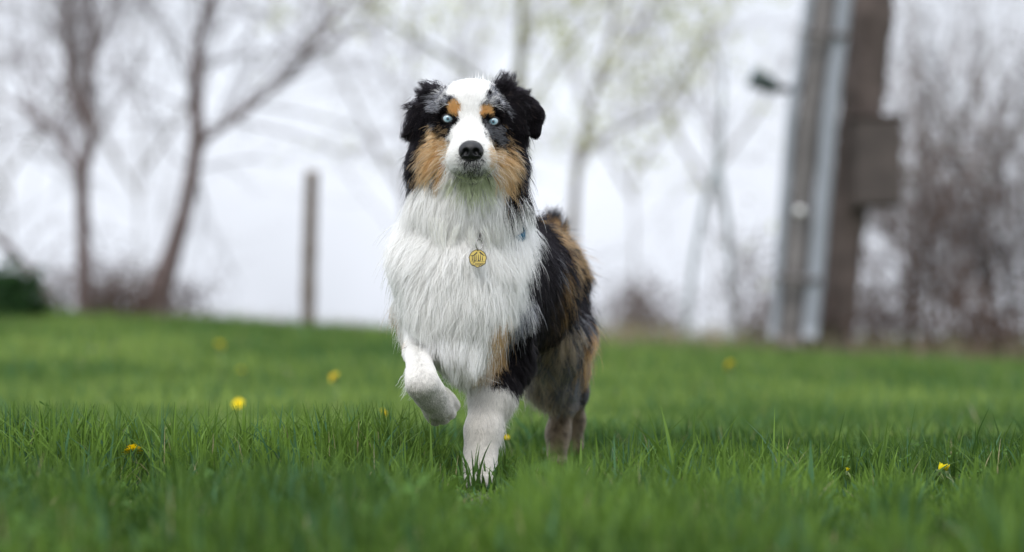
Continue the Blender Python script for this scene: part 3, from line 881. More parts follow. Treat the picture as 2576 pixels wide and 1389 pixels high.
# forelegs
g(1230, 990, .09, .05, 1, .1, .015, .22); g(1262, 1000, .16, .4, .8, .5, .034, .3); g(1210, 1100, .07, .03, 1, 0, .017, .2); g(1208, 1150, .07, -.03, 1, 0, .013, .18)
g(1232, 1080, .13, .5, .8, .3, .028, .32); g(1185, 1090, .10, -.1, 1, .1, .010, .2); g(1203, 1195, .04, 0, .8, -.2, .007, .18)
g(1285, 935, .16, .35, .9, .3, .028, .28)
g(1045, 890, .08, 0, 1, -.2, .011, .2); g(1065, 960, -.04, 0, 1, 0, .010, .2); g(1030, 950, .02, -.4, .9, .2, .010, .2); g(1030, 885, .10, -.1, 1, 0, .010, .18); g(1070, 895, .07, 0, 1, 0, .009, .18); g(1042, 925, .03, 0, 1, 0, .009, .18); g(1078, 940, .0, .1, 1, 0, .008, .18); g(1040, 910, .0, 0, 1, 0, .009, .18)
g(1095, 1010, -.03, .4, .8, 0, .006, .15); g(1128, 1048, 0, .4, .8, .1, .005, .15); g(1110, 1010, .04, .4, .8, .2, .006, .15)
# trunk
g(1250, 520, .22, .3, .3, 1, .045, .3); g(1310, 545, .38, .4, .1, 1, .045, .3); g(1370, 660, .3, .22, .8, .6, .05, .2)
g(1340, 780, .22, .2, .9, .5, .048, .2); g(1310, 900, .22, .2, .9, .5, .042, .25); g(1410, 740, .45, .2, .9, .5, .05, .22)
g(1400, 585, .56, .6, .0, .6, .055, .35); g(1425, 600, .60, .8, .05, .4, .045, .38); g(1460, 650, .62, .85, .25, .4, .045, .38); g(1470, 740, .64, .4, .8, .4, .040, .28)
g(1440, 820, .58, .08, 1, .3, .048, .22); g(1370, 900, .52, -.22, 1, 0, .065, .3); g(1350, 960, .5, -.3, 1, 0, .06, .3)
g(1410, 960, .6, 0, 1, .1, .05, .3); g(1463, 990, .7, .1, 1, .1, .014, .25); g(1405, 1100, .6, 0, 1, 0, .008, .2); g(1410, 1060, .63, 0, 1, 0, .012, .2); g(1402, 1150, .58, 0, 1, 0, .007, .2); g(1416, 1030, .66, .1, 1, .1, .012, .2)
g(1440, 1095, .77, 0, 1, 0, .008, .2); g(1446, 1040, .76, 0, 1, 0, .010, .2); g(1470, 900, .66, .1, 1, .2, .03, .2)
g(1396, 580, .69, .3, -1, .1, .034, .6); g(1375, 582, .68, .0, -1, .1, .034, .6); g(1425, 570, .66, .7, -.6, .1, .05, .5)
g(1000, 650, .35, -.4, .8, .7, .045, .3); g(1130, 650, .6, -.6, .6, .5, .05, .3); g(1260, 950, .32, 0, .9, .5, .045, .3)
G = np.array(G)

def guide(p):
    out = np.zeros((len(p), 5))
    for a in range(0, len(p), 20000):
        q = p[a:a + 20000]
        d2 = ((q[:, None, :] - G[None, :, :3]) ** 2 * np.array([1, .7, 1])).sum(-1)
        w = 1 / (d2 + .008 ** 2) ** 2
        w /= w.sum(1, keepdims=True)
        out[a:a + 20000, :3] = w @ norm(G[:, 3:6]); out[a:a + 20000, 3] = w @ G[:, 6]; out[a:a + 20000, 4] = w @ G[:, 7]
    return out

N_FUR = 400000
tc_ = bv[bt].mean(1)
gt = guide(tc_)
tvx, tvy = sheet(tc_)
dens = np.clip(.030 / gt[:, 3], .8, 3.2)
dens *= np.where(tc_[:, 1] < .12, 1.35, 1.0) * np.where((tc_[:, 1] > .2) & (tc_[:, 0] < -.05), .45, 1.0)
pr = barea * dens; pr /= pr.sum()
ti = rng.choice(len(bt), N_FUR, p=pr)
r1 = np.sqrt(rng.uniform(0, 1, N_FUR)); r2 = rng.uniform(0, 1, N_FUR)
wts = np.stack([1 - r1, r1 * (1 - r2), r1 * r2], 1)
root = (bv[bt[ti]] * wts[:, :, None]).sum(1)
rn = norm((bn[bt[ti]] * wts[:, :, None]).sum(1))
# bare skin: eye openings, nose leather
vx, vy = sheet(root)
bare = np.zeros(N_FUR, bool)
for ex, ey in EYES:
    sx = -1 if ex < 1185 else 1
    bare |= (root[:, 1] < .06) & (((vx - ex + sx * 5) / 17) ** 2 + ((vy - ey + 1) / 12) ** 2 < 1)
bare |= (root[:, 1] < -.03) & (((vx - 1185) / 27) ** 2 + ((vy - 380) / 23) ** 2 < 1)
bare |= (root[:, 1] < .3) & (((vx - 1305) / 17) ** 2 + ((vy - 526) / 24) ** 2 < 1)
root, rn = root[~bare], rn[~bare]
N = len(root)
gd = guide(root)
L = gd[:, 3] * rng.uniform(.5, 1.3, N)
lift = np.clip(gd[:, 4] * rng.uniform(.6, 1.4, N), .08, .9)
# stray hairs stand off the coat
fly = rng.uniform(0, 1, N) < .022
L[fly] *= np.where(root[fly][:, 2] > .48, 1.1, 1.3); lift[fly] = np.clip(lift[fly] + .22, 0, .9)
# clump centres
ncl = N // 14
ci = rng.choice(N, ncl, replace=False)
kd = kdtree.KDTree(ncl)
for i, q in enumerate(root[ci]): kd.insert(q, i)
kd.balance()
cl = np.array([kd.find(q)[1] for q in root])
cidx = ci[cl]
dirv = gd[:, :3]
jit = rng.normal(0, .20, (ncl, 3))
big = np.stack([vnoise(root[ci], 28, s) - .5 for s in (41, 42, 43)], 1) * .9
tang = dirv + (jit + big)[cl] * .8 + rng.normal(0, .13, (N, 3))
tang = norm(tang - (tang * rn).sum(1, keepdims=True) * rn)
NP = 7
pts = np.zeros((N, NP, 3)); pts[:, 0] = root - rn * .001
d0 = norm(tang * (1 - lift)[:, None] + rn * lift[:, None])
fall = norm(dirv) * .45 + tang * .75
ph = rng.uniform(0, 6.28, ncl)[cl]; amp = (rng.uniform(.1, .42, ncl)[cl] * np.clip((gd[:, 3] - .012) / .03, 0, 1))
side = np.cross(rn, tang)
for s in range(1, NP):
    t = s / (NP - 1)
    d = norm(d0 * (1 - t * .85) + fall * t * .85 + side * (np.sin(ph + t * 5.0) * amp)[:, None])
    pts[:, s] = pts[:, s - 1] + d * (L / (NP - 1))[:, None]
# gather strands into locks
cs = np.clip((gd[:, 3] - .006) / .03, 0, 1) * rng.uniform(.45, .95, ncl)[cl]
cs[fly] = 0
cs[root[:, 1] > .64] *= .4
for s in range(1, NP):
    t = s / (NP - 1)
    pts[:, s] += (pts[cidx, s] - pts[:, s]) * (cs * t ** 1.3 * .48)[:, None]
# keep strands outside the body
for s in range(1, NP):
    q = pts[:, s]; d = B.sample(q)
    inn = d < .0015
    if inn.any():
        pts[inn, s] += B.grad(q[inn]) * (.0015 + .004 * s / NP - np.maximum(d[inn], -.02))[:, None]
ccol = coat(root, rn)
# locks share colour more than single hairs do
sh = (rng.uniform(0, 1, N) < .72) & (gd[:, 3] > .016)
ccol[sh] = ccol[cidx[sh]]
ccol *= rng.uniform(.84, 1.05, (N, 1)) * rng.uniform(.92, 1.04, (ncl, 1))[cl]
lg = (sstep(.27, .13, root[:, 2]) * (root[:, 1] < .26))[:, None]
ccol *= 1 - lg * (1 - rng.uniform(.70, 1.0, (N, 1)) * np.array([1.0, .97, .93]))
lum = ccol.mean(1)
tipw = (lum < .03) & (rng.uniform(0, 1, N) < .02)
ccol[tipw] = np.array([.10, .075, .065])
ccol = np.clip(ccol, .003, .96)
rad0 = np.where(gd[:, 3] < .014, .00025, .00028) * rng.uniform(.7, 1.25, N)
taper = np.array([1, 1, .95, .85, .7, .5, .2])

# loose locks: ear fringes, crown tufts, feathering
def lock(vx_, vy_, y_, dx, dy, dY, ln, n, col, spr=.004, curl=.3, close=.6):
    a = P(vx_, vy_, y_); d = norm(np.array([dx, dY, -dy], float))
    sd = norm(np.cross(d, np.array([0, 1., .2])))
    r = a + rng.normal(0, spr, (n, 3)); p = np.zeros((n, NP, 3)); p[:, 0] = r
    fz = rng.uniform(0, 6.28); le = ln * rng.uniform(.6, 1.15, n)
    for s_ in range(1, NP):
        t = s_ / (NP - 1)
        dd = norm(d + sd * curl * math.sin(fz + 4.5 * t) + np.array([0, 0, -.25 * t]) + rng.normal(0, .08, (n, 3)))
        p[:, s_] = p[:, s_ - 1] + dd * (le / (NP - 1))[:, None]
    for s_ in range(1, NP):
        t = s_ / (NP - 1); p[:, s_] += (p[:1, s_] - p[:, s_]) * close * t ** 1.2
    return p, np.tile(np.array(col), (n, 1)) * rng.uniform(.8, 1.2, (n, 1))
LK = []
BL = BLACK * 1.5
for (vx_, vy_, y_, dx, dy, ln) in ((1092, 226, .055, -.5, -.8, .022), (1082, 230, .05, -.75, -.55, .026), (1072, 238, .05, -.9, -.3, .026), (1098, 222, .06, -.3, -.9, .018),
        (1050, 262, .05, -.9, .2, .030), (1042, 285, .05, -.8, .6, .030), (1036, 305, .048, -.7, .7, .030), (1034, 325, .045, -.6, .8, .024), (1048, 325, .04, -.5, .9, .032), (1062, 322, .04, -.4, .9, .036),
        (1072, 315, .04, -.5, .85, .040), (1086, 310, .035, -.5, .9, .040),
        (1252, 224, .055, .0, -1, .026), (1262, 222, .055, .15, -1, .034), (1272, 224, .055, .3, -.9, .032), (1282, 228, .05, .5, -.8, .022), (1296, 236, .05, .7, -.5, .020),
        (1310, 246, .048, .8, -.4, .020), (1320, 252, .046, .8, -.2, .018), (1318, 262, .04, .2, .9, .030), (1326, 270, .038, .1, .9, .032), (1312, 280, .036, .2, .95, .036), (1306, 320, .036, .1, 1, .036), (1318, 332, .038, .2, 1, .026),
        (1296, 330, .034, .2, 1, .04)):
    LK.append(lock(vx_, vy_, y_, dx, dy, 0, ln, 70, BL, .0055, .35))
for i in range(9):
    LK.append(lock(1312 + rng.uniform(-8, 14), 262 + i * 7, .036, rng.uniform(.1, .6), .8, -.2, .022, 26, np.array([.06, .06, .065]), .0025, .8))
for (vx_, vy_) in ((1200, 208), (1212, 210), (1222, 212)):
    LK.append(lock(vx_, vy_, .06, rng.uniform(-.2, .3), -1, .1, .018, 9, WHITE, .005, .25, .1))
for (vx_, vy_, dx) in ((1028, 925, -.9), (1026, 945, -1), (1026, 960, -.9), (1030, 972, -.7)):
    LK.append(lock(vx_, vy_, .03, dx * .6, .75, .2, .026, 9, WHITE * .9, .006, .3, .2))
for (vx_, vy_) in ((1120, 560), (1150, 568), (1182, 574), (1215, 572), (1245, 562), (1095, 550)):
    yy_ = skin_y(vx_, vy_) - .016
    LK.append(lock(vx_, vy_, yy_, rng.uniform(-.25, .25), 1, .05, .045, 60, WHITE * np.array([.97, .97, .93]), .006, .3, .6))
for i in range(9):
    vx_ = rng.uniform(1050, 1240); vy_ = 860 + rng.uniform(0, 70) - abs(vx_ - 1165) * .35
    yy_ = skin_y(vx_, vy_) - .014
    LK.append(lock(vx_, vy_, yy_, rng.uniform(-.2, .2), 1, .1, .040, 60, WHITE, .008, .25, .35))
for i in range(10):
    vy_ = 640 + i * 18; LK.append(lock(1440 + min(i, 5) * 3, vy_, .62, .85, .35 + .05 * i, .3, .026, 40, BLACK, .006, .3, .7))
LKP = np.concatenate([a for a, _ in LK]); LKC = np.concatenate([c for _, c in LK])
pts = np.concatenate([pts, LKP]); ccol = np.concatenate([ccol, np.clip(LKC, .003, .96)])
rad0 = np.concatenate([rad0, np.full(len(LKP), .00028)])

def mat_fur():
    m = bpy.data.materials.new('fur'); m.use_nodes = True
    nt = m.node_tree; nt.nodes.clear()
    o = nt.nodes.new('ShaderNodeOutputMaterial')
    a = nt.nodes.new('ShaderNodeAttribute'); a.attribute_name = 'coat'
    h = nt.nodes.new('ShaderNodeBsdfHairPrincipled')
    h.model = 'CHIANG'; h.parametrization = 'COLOR'
    h.inputs['Roughness'].default_value = 0.38
    h.inputs['IOR'].default_value = 1.12
    h.inputs['Radial Roughness'].default_value = 0.6
    h.inputs['Random Roughness'].default_value = 0.2
    nt.links.new(a.outputs['Color'], h.inputs['Color'])
    d = nt.nodes.new('ShaderNodeBsdfDiffuse'); nt.links.new(a.outputs['Color'], d.inputs['Color'])
    mx = nt.nodes.new('ShaderNodeMixShader'); mx.inputs[0].default_value = 0.55
    nt.links.new(h.outputs[0], mx.inputs[1]); nt.links.new(d.outputs[0], mx.inputs[2])
    nt.links.new(mx.outputs[0], o.inputs['Surface'])
    return m
M_FUR = mat_fur()

def curves(name, pts, rad, cols, mat, parent):
    n, k = pts.shape[:2]
    cd = bpy.data.hair_curves.new(name)
    cd.add_curves([k] * n)
    cd.position_data.foreach_set('vector', pts.astype(np.float32).ravel())
    ra = cd.attributes.get('radius') or cd.attributes.new('radius', 'FLOAT', 'POINT')
    ra.data.foreach_set('value', rad.astype(np.float32).ravel())
    ca = cd.attributes.new('coat', 'FLOAT_COLOR', 'CURVE')
    c4 = np.ones((n, 4), np.float32); c4[:, :3] = cols
    ca.data.foreach_set('color', c4.ravel())
    return link(name, cd, parent, mat)

dog = link('dog', None)
dog.location = P(1208, 1225, .08) * np.array([1, 1, 0])
bpy.context.view_layer.update()
OFF = -np.array(dog.location)
tag(dog, 'tricolour long-haired sheepdog with blue eyes trotting forward, one forepaw raised', 'dog')
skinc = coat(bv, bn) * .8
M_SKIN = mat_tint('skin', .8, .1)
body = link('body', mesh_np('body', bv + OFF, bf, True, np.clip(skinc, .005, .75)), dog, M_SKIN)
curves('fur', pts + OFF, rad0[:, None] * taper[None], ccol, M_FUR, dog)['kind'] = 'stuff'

# whiskers
wp = []
for sx in (-1, 1):
    for i in range(9):
        vy0 = 385 + 5 * i + random.uniform(-3, 3); vx0 = 1185 + sx * (40 + random.uniform(-6, 6))
        y0 = skin_y(vx0, vy0); a = P(vx0, vy0, y0)
        ln = random.uniform(.028, .05); ang = (i - 2) * .13 + random.uniform(-.1, .1)
        d = np.array([sx * math.cos(ang), .35, -math.sin(ang)])
        wp.append([a + d * ln * t + np.array([0, 0, -.012]) * t * t for t in np.linspace(0, 1, NP)])
    ex, ey = (1140, 268) if sx < 0 else (1228, 272)
    for i in range(3):
        a = P(ex + sx * 4, ey - 4 * i, skin_y(ex, ey)); d = np.array([sx * .85, -.1, .5 - .3 * i])
        wp.append([a + d * .03 * t + np.array([0, 0, -.010]) * t * t for t in np.linspace(0, 1, NP)])
wp = np.array(wp)
curves('whiskers', wp + OFF, np.full(wp.shape[:2], .00020) * taper, np.full((len(wp), 3), .8), M_FUR, dog)['kind'] = 'stuff'

# eyes
def mat_eye():
    m, nt, b = new_mat('blue_eye')
    tc = nt.nodes.new('ShaderNodeTexCoord')
    sp = nt.nodes.new('ShaderNodeSeparateXYZ'); nt.links.new(tc.outputs['Object'], sp.inputs[0])
    cx = nt.nodes.new('ShaderNodeCombineXYZ'); nt.links.new(sp.outputs['X'], cx.inputs['X']); nt.links.new(sp.outputs['Z'], cx.inputs['Y'])
    ln = nt.nodes.new('ShaderNodeVectorMath'); ln.operation = 'LENGTH'; nt.links.new(cx.outputs[0], ln.inputs[0])
    ns = nt.nodes.new('ShaderNodeTexNoise'); ns.inputs['Scale'].default_value = 420; nt.links.new(tc.outputs['Object'], ns.inputs['Vector'])
    ad = nt.nodes.new('ShaderNodeMath'); ad.operation = 'MULTIPLY_ADD'; ad.inputs[1].default_value = .0012
    nt.links.new(ns.outputs[0], ad.inputs[0]); nt.links.new(ln.outputs['Value'], ad.inputs[2])
    mr = nt.nodes.new('ShaderNodeMapRange'); mr.inputs['From Max'].default_value = .0125
    nt.links.new(ad.outputs[0], mr.inputs['Value'])
    cr = nt.nodes.new('ShaderNodeValToRGB'); e = cr.color_ramp.elements
    e[0].position = 0; e[0].color = (.006, .016, .024, 1)
    e[1].position = .20; e[1].color = (.005, .015, .025, 1)
    for p_, c_ in ((.25, (.06, .16, .22, 1)), (.33, (.24, .37, .42, 1)), (.62, (.33, .43, .47, 1)), (.76, (.18, .26, .30, 1)), (.84, (.05, .06, .07, 1)), (.9, (.10, .07, .06, 1))):
        x = e.new(p_); x.color = c_
    nt.links.new(mr.outputs[0], cr.inputs[0]); nt.links.new(cr.outputs[0], b.inputs['Base Color'])
    b.inputs['Roughness'].default_value = .25
    b.inputs['Coat Weight'].default_value = 1.0; b.inputs['Coat Roughness'].default_value = .02
    return m
M_EYE = mat_eye()
M_LID = mat_plain('dark_eyelid_skin', (.010, .009, .010), .45)

def uv_sphere(r, nu=32, nv=20):
    v = []; f = []
    for i in range(nv + 1):
        th = math.pi * i / nv
        for j in range(nu):
            a = 2 * math.pi * j / nu
            v.append((r * math.sin(th) * math.cos(a), r * math.sin(th) * math.sin(a), r * math.cos(th)))
    for i in range(nv):
        for j in range(nu):
            f.append((i * nu + j, i * nu + (j + 1) % nu, (i + 1) * nu + (j + 1) % nu, (i + 1) * nu + j))
    return np.array(v), np.array(f)

for (ex, ey), yc in zip(EYES, EYE_Y):
    c = P(ex, ey, yc)
    v, f = uv_sphere(ER)
    # cornea: slight forward bulge
    rr = np.hypot(v[:, 0], v[:, 2]); fr = v[:, 1] < 0
    v[fr, 1] -= .0003 * np.clip(1 - (rr[fr] / .008) ** 2, 0, 1)
    eye = link('eye', mesh_np('eye', v, f), dog, M_EYE)
    eye.location = c + OFF
    # lids: almond opening that follows the ball, turned under into the fur
    na = 40; rings = []
    sx = -1 if ex < 1185 else 1
    for (rx, rzu, rzd, push) in ((.0081, .0056, .0059, .0005), (.0087, .0064, .0066, .0012), (.0095, .0078, .0078, .0013), (.0108, .0092, .0094, .0012), (.0128, .0118, .0120, .0010)):
        ring_ = []
        for j in range(na):
            a = 2 * math.pi * j / na
            ca, sa = math.cos(a), math.sin(a)
            x = rx * math.copysign(abs(ca) ** .9, ca); z = (rzu if sa > 0 else rzd) * sa - .0012 * sx * ca * -1
            depth = -math.sqrt(max(ER ** 2 - min(x * x + z * z, ER ** 2 * .98), 1e-9)) - push
            ring_.append((x, depth, z))
        rings.append(ring_)
    lv = np.array(rings).reshape(-1, 3)
    lf = [(r * na + j, r * na + (j + 1) % na, (r + 1) * na + (j + 1) % na, (r + 1) * na + j) for r in range(4) for j in range(na)]
    link('eyelid', mesh_np('eyelid', lv, np.array(lf)), eye, M_LID)

M_CLAW = mat_plain('claw_horn', (.03, .026, .024), .35)
for pb, dd in CLAWS:
    ct = [pb + dd * .006, pb + dd * .012 + np.array([0, .001, 0]), pb + dd * .017 + np.array([0, .004, -.001])]
    T = Tubes(); T.tube(ct, [.0026, .0021, .0006], 8)
    link('claw', T.mesh('claw', -OFF), dog, M_CLAW)
# nose leather
NF = Field((-.030, -.030, -.028), (.030, .030, .028), .0008)
NF.ell((0, .004, .004), (.0195, .019, .0145), .006)
NF.ell((0, .002, -.008), (.0115, .013, .0085), .010)
for sx in (-1, 1):
    NF.ell((sx * .0118, .001, -.0015), (.0082, .0125, .0098), .006)
    NF.ell((sx * .0088, -.0140, -.0015), (.0050, .0078, .0055), .003, cut=True)
    NF.cone((sx * .0100, -.011, -.004), (sx * .0175, -.006, -.0075), .0018, .0012, .002, cut=True)
NF.cone((0, -.0185, .001), (0, -.0125, -.016), .0011, .0012, .002, cut=True)
nv_, nf_ = NF.mesh()
nv_ = smooth_mesh(nv_, nf_, 1)
m, nt, b = new_mat('nose_leather')
b.inputs['Base Color'].default_value = (.004, .004, .005, 1)
b.inputs['Roughness'].default_value = .36
b.inputs['Specular IOR Level'].default_value = .38
tc = nt.nodes.new('ShaderNodeTexCoord'); vo = nt.nodes.new('ShaderNodeTexVoronoi'); vo.inputs['Scale'].default_value = 900
nt.links.new(tc.outputs['Object'], vo.inputs['Vector'])
bp = nt.nodes.new('ShaderNodeBump'); bp.inputs['Strength'].default_value = .5; bp.inputs['Distance'].default_value = .0006
nt.links.new(vo.outputs['Distance'], bp.inputs['Height']); nt.links.new(bp.outputs[0], b.inputs['Normal'])
nose = link('nose', mesh_np('nose', nv_, nf_), dog, m)
ny = skin_y(1185, 380)
nose.location = P(1185, 381, ny + .0025) + OFF

# ------------------------------------------------------------------ collar with tag
cc = P(1178, 562, .125)
tilt = math.radians(28)
e1 = np.array([1., 0, 0]); e2 = np.array([0, math.cos(tilt), math.sin(tilt)]); e3 = np.cross(e1, e2)
na = 72; cv = []
for j in range(na):
    a = 2 * math.pi * j / na; d = math.cos(a) * e1 + math.sin(a) * e2
    rs = np.linspace(.03, .20, 400); q = cc + rs[:, None] * d
    r_ = rs[np.argmax(B.sample(q) > -.002)]
    cv.append(r_)
cv = np.array(cv)
ang_ = np.linspace(0, 2 * np.pi, na, endpoint=False)
cv = cv - .005 + .024 * np.exp(-(((ang_ - math.radians(332) + np.pi) % (2 * np.pi) - np.pi) / .14) ** 2)
for _ in range(4): cv = .25 * np.roll(cv, 1) + .5 * cv + .25 * np.roll(cv, -1)
vv = []
for j in range(na):
    a = 2 * math.pi * j / na; d = math.cos(a) * e1 + math.sin(a) * e2
    for (dr, dh) in ((0, -.008), (.003, -.007), (.003, .007), (0, .008)):
        vv.append(cc + d * (cv[j] + dr) + e3 * dh)
ff_ = [(j * 4 + k_, j * 4 + (k_ + 1) % 4, ((j + 1) % na) * 4 + (k_ + 1) % 4, ((j + 1) % na) * 4 + k_) for j in range(na) for k_ in range(4)]
COFF = cc
collar = link('dog_collar', None); collar.location = cc
tag(collar, 'blue collar with round brass name tag worn round the neck of the dog', 'collar')
link('band', mesh_np('band', np.array(vv) - cc, np.array(ff_)), collar, mat_plain('blue_webbing', (.03, .12, .20), .7, noise=.3, scale=300))
M_STEEL = mat_plain('steel', (.42, .41, .39), .25, metal=1.0)
M_BLACKENED = mat_plain('dark_engraving', (.035, .028, .03), .6)
ty = skin_y(1201, 650) - .034
tcn = P(1202, 650, ty)
def torus(name, c, R, r, rotz, par, sq=1.0, lean=0.0, nu=40, nw=8):
    T = Tubes(); a = np.linspace(0, 2 * np.pi, nu + 1)
    x = R * np.cos(a); z = R * sq * np.sin(a)
    p = np.stack([x * math.cos(rotz), x * math.sin(rotz) + lean * z, z], 1) + c
    T.tube(p, np.full(len(a), r), nw)
    return link(name, T.mesh(name, COFF), par, M_STEEL)
torus('split_ring', P(1205, 615, ty - .001), .0080, .00075, math.radians(48), collar, 1.12, -.10)
torus('split_ring', P(1205.5, 615, ty + .0004), .0080, .00075, math.radians(48), collar, 1.12, -.10)
T = Tubes(); T.tube([P(1208, 588, ty + .020), P(1207, 596, ty + .008), P(1206, 603, ty)], [.0016, .0022, .0016], 8)
link('snap_hook', T.mesh('snap_hook', COFF), collar, mat_plain('dark_metal', (.12, .115, .11), .35, metal=1.0))
# tag: worn disc with a raised dark rim
nb = 64; tv = []; TRAD = .0152
prof = ((.0, -.0011), (.90, -.0011), (.93, -.0015), (.985, -.0013), (1.0, -.0006), (1.0, .0006), (.96, .0010), (.0, .0010))
wob = [1 + (.028 * math.sin(7 * a) + .02 * math.sin(11 * a + 1)) * (1 if math.pi * .95 < a < math.pi * 2.05 else .15) for a in np.linspace(0, 2 * np.pi, nb, endpoint=False)]
for (rr_, dy_) in prof:
    for j in range(nb):
        a = 2 * math.pi * j / nb; R2 = TRAD * rr_ * wob[j]
        tv.append((R2 * math.cos(a), dy_, R2 * math.sin(a)))
tf = [(i * nb + j, i * nb + (j + 1) % nb, (i + 1) * nb + (j + 1) % nb, (i + 1) * nb + j) for i in range(len(prof) - 1) for j in range(nb)]
tv = np.array(tv)
name_tag = link('name_tag', mesh_np('name_tag', tv[:nb * 2], np.array([q for q in tf if max(q) < nb * 2]), False), collar, mat_plain('yellow_brass', (.62, .47, .13), .42, metal=.15, noise=.15, scale=160))
name_tag.location = tcn - COFF
name_tag['label'] = 'worn yellow brass disc with mountain and pine tree picture'
link('rim', mesh_np('rim', tv, np.array([q for q in tf if max(q) >= nb * 2]), True), name_tag, mat_plain('tarnished_brass', (.13, .11, .075), .4, metal=.6, noise=.5, scale=260))
def flat(name, polys, par, mat, y=-.00115):
    bm = bmesh.new()
    for pl in polys:
        vs = [bm.verts.new((x * TRAD, y, z * TRAD)) for x, z in pl]
        try: bm.faces.new(vs)
        except ValueError: pass
    ex = bmesh.ops.extrude_face_region(bm, geom=bm.faces[:])
    for v_ in ex['geom']:
        if isinstance(v_, bmesh.types.BMVert): v_.co.y -= .00018
    bmesh.ops.recalc_face_normals(bm, faces=bm.faces[:])
    me = bpy.data.meshes.new(name); bm.to_mesh(me); bm.free()
    return link(name, me, par, mat)
flat('mountain_engraving', [[(-.86, .30), (-.5, .36), (-.28, .56), (-.12, .72), (-.02, .60), (-.2, .48), (-.35, .33), (-.6, .22)],
                            [(.86, .30), (.66, .38), (.42, .62), (.26, .76), (.16, .66), (.34, .46), (.6, .3)]], name_tag, M_BLACKENED)
pines = []
for i, x in enumerate((-.60, -.40, -.19, .06, .29, .52)):
    top = .22 if i in (0, 5) else .42; bot = -.25
    pl = []; n_ = 5
    for s_ in range(n_):
        z_ = top + (bot - top) * s_ / n_; w_ = .03 + .045 * (s_ + 1) / n_
        pl += [(x + w_ * .35, z_), (x + w_, z_ - .09)]
    pl = [(x, top + .07)] + pl + [(x + .015, bot), (x - .015, bot)] + [(2 * x - a, z_) for a, z_ in pl[::-1]]
    pines.append(pl)
flat('pine_engraving', pines, name_tag, M_BLACKENED)
flat('line_engraving', [[(-.78, -.30), (.80, -.34), (.80, -.37), (-.78, -.33)], [(-.45, -.26), (-.3, -.22), (-.2, -.29), (-.35, -.30)], [(.0, -.25), (.15, -.2), (.3, -.31), (.05, -.31)], [(-.06, .80), (.06, .80), (.05, .90), (-.05, .90)]], name_tag, M_BLACKENED)
fc = bpy.data.curves.new('lettering', 'FONT'); fc.body = 'Cooper'; fc.size = .0105; fc.align_x = 'CENTER'; fc.align_y = 'CENTER'; fc.extrude = .0001; fc.shear = .12; fc.space_character = .9
fo = bpy.data.objects.new('lettering_source', fc); COL.objects.link(fo)
bpy.context.view_layer.update()
lm = bpy.data.meshes.new_from_object(fo.evaluated_get(bpy.context.evaluated_depsgraph_get()))
bpy.data.objects.remove(fo)
lm.name = 'lettering'
lt = link('lettering', lm, name_tag); lm.materials.clear(); lm.materials.append(M_BLACKENED)
lt.rotation_euler = (math.radians(90), 0, 0); lt.location = (.0004, -.0013, -.0093); lt.scale = (.62, .85, 1)
# ------------------------------------------------------------------ dandelions and clover
M_PETAL = mat_tint('dandelion_petal', .6, .2)
M_STEM = mat_plain('dandelion_stem', (.16, .22, .07), .6, noise=.2, scale=80)
M_CALYX = mat_plain('dandelion_calyx', (.07, .11, .03), .7)
def flower_mesh(openn, R=.016):
    v, f, c = [], [], []
    r0 = random.Random(3)
    for layer, (nn, up, rr) in enumerate(((26, .10, 1.0), (22, .35, .85), (16, .75, .6), (9, 1.3, .35))):
        for i in range(nn):
            a = 2 * math.pi * (i + r0.uniform(-.3, .3)) / nn; up_ = up + (1 - openn) * 1.6 + r0.uniform(-.1, .1)
            L_ = R * rr * r0.uniform(.85, 1.1); cu, su = math.cos(up_), math.sin(up_)
            w_ = .0013
            for t, ww in ((.1, w_ * .6), (.6, w_), (1.0, w_ * .7)):
                x, z = L_ * t * cu, L_ * t * su + .0015 * layer
                for s_ in (-1, 1):
                    v.append((x * math.cos(a) - s_ * ww * math.sin(a), x * math.sin(a) + s_ * ww * math.cos(a), z))
                    k_ = r0.uniform(.9, 1.05); c.append((.80 * k_, .68 * k_ * (1 - .06 * layer), .012))
            b__ = len(v) - 6
            f += [(b__, b__ + 1, b__ + 3, b__ + 2), (b__ + 2, b__ + 3, b__ + 5, b__ + 4)]
    return mesh_np('flower_head', np.array(v), np.array(f), False, np.array(c))
FM_OPEN = flower_mesh(1.0); FM_HALF = flower_mesh(.45); FM_WIDE = flower_mesh(1.08)
for me in (FM_OPEN, FM_HALF, FM_WIDE): me.materials.append(M_PETAL)
def dandelion(vx_, vy_, h, size, tilt_, label, group, me, yfix=None):
    ys = np.linspace(-1.5, 15, 4000)
    s_ = K * (CD + ys) / CD
    xs = (vx_ - HX) * s_; zs = EYE - (vy_ - HY) * s_
    if yfix is None:
        i = int(np.argmin(np.abs(zs - ground_z(xs, ys) - h)))
    else:
        i = int(np.argmin(np.abs(ys - yfix)))
    top = np.array([xs[i], ys[i], zs[i]]); base = np.array([xs[i] + .012, ys[i] + .008, float(ground_z(xs[i], ys[i]))])
    e = link('dandelion', None); e.location = base
    tag(e, label, 'dandelion', group)
    hd = link('flower_head', me, e); hd.location = top - base; hd.scale = (size,) * 3
    hd.rotation_euler = (tilt_[0], tilt_[1], random.uniform(0, 6))
    mid = (top + base) * .5 + np.array([.004, 0, 0])
    T = Tubes(); T.tube([base - np.array([0, 0, .01]), mid, top], [.0022, .0019, .0017], 7); link('stem', T.mesh('stem', base), e, M_STEM)
    T = Tubes(); T.tube([top - np.array([0, 0, .012 * size]), top - np.array([0, 0, .006 * size]), top + np.array([0, 0, .001])], [.002, .0050 * size, .0048 * size], 10)
    link('calyx', T.mesh('calyx', base), e, M_CALYX)
dandelion(335, 1136, .06, 1.25, (.30, -.05), 'open dandelion with flat bright head beside the tall grass, nobody else near', None, FM_WIDE, .06)
grp = 'dandelions dotted over the open meadow'
lab = 'small open yellow dandelion out on the open meadow behind the dog'
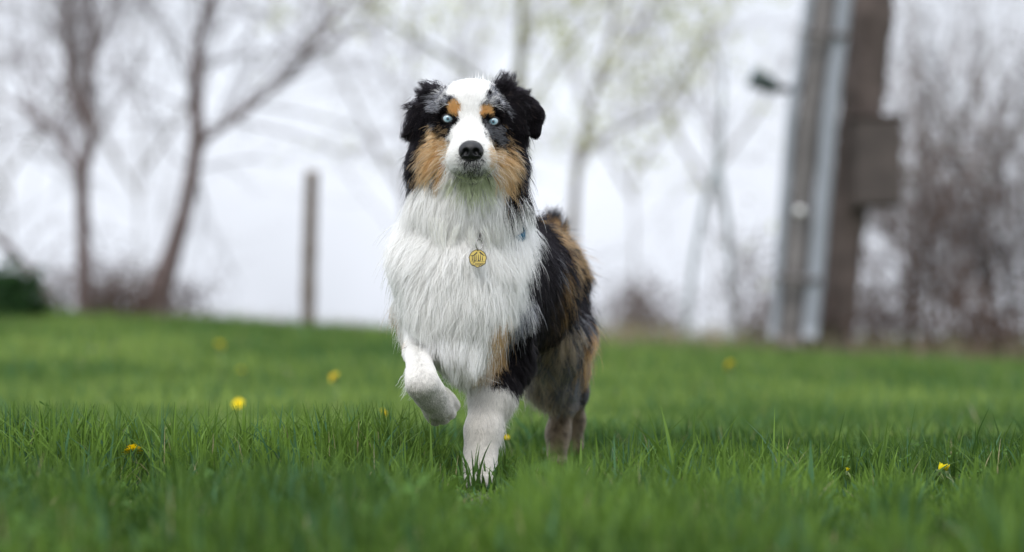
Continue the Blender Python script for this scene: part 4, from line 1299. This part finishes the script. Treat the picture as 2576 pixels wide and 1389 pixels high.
for vx_, vy_, sz in ((600, 1016, 1.0), (842, 950, 1.25), (962, 1042, .95), (552, 870, 1.5), (1837, 920, 1.45), (1275, 1100, .4), (606, 932, .85)):
    dandelion(vx_, vy_, .062 if sz < .9 else (.085 if vy_ > 1000 else .13), sz, (.9, .1), lab, grp, FM_OPEN)
dandelion(2130, 1186, .05, .45, (.3, .2), 'tiny budding dandelion alone in the short dark grass', None, FM_HALF, .02)
dandelion(2360, 1182, .05, .8, (.2, .9), 'half-closed dandelion bent over, one of two growing side by side', None, FM_HALF, .05)
dandelion(2381, 1186, .05, .8, (.1, -.2), 'half-closed dandelion standing upright, one of two growing side by side', None, FM_HALF, .05)

nw = 2600
yy = rng.uniform(-1.9, 1.2, nw); xx = rng.uniform(-1, 1, nw) * (.5 * 1.731 * (CD + yy) / CD + .4)
keep = n2(xx, yy, 2.2, 51) + rng.normal(0, .12, nw) > .5
xx, yy = xx[keep], yy[keep]; nw = len(xx)
hz = ground_z(xx, yy) + grass_height(xx, yy) * rng.uniform(.45, 1.0, nw)
v, f, c = [], [], []
for i in range(nw):
    r_ = R_.uniform(.005, .010) * (1.5 if yy[i] < -.4 else 1); a0 = R_.uniform(0, 6.28); tl = np.array([R_.gauss(0, .4), R_.gauss(0, .4)])
    k_ = R_.uniform(.7, 1.25); base_c = (.085 * k_, .17 * k_, .036 * k_)
    for q in range(3):
        a = a0 + q * 2.094; b0_ = len(v)
        for (rr_, da) in ((.0, 0), (.75, -.5), (1.25, -.32), (1.35, 0), (1.25, .32), (.75, .5)):
            x = math.cos(a + da) * r_ * rr_; y = math.sin(a + da) * r_ * rr_
            v.append((xx[i] + x, yy[i] + y, hz[i] + x * tl[0] + y * tl[1] + (.002 if abs(da) > .2 else 0))); c.append(base_c)
        f.append((b0_, b0_ + 1, b0_ + 2, b0_ + 3)); f.append((b0_, b0_ + 3, b0_ + 4, b0_ + 5))
o = link('clover', mesh_np('clover', np.array(v), np.array(f), False, np.array(c)), None, M_LEAF, 'stuff')
tag(o, 'low clover leaves scattered through the grass', 'clover')
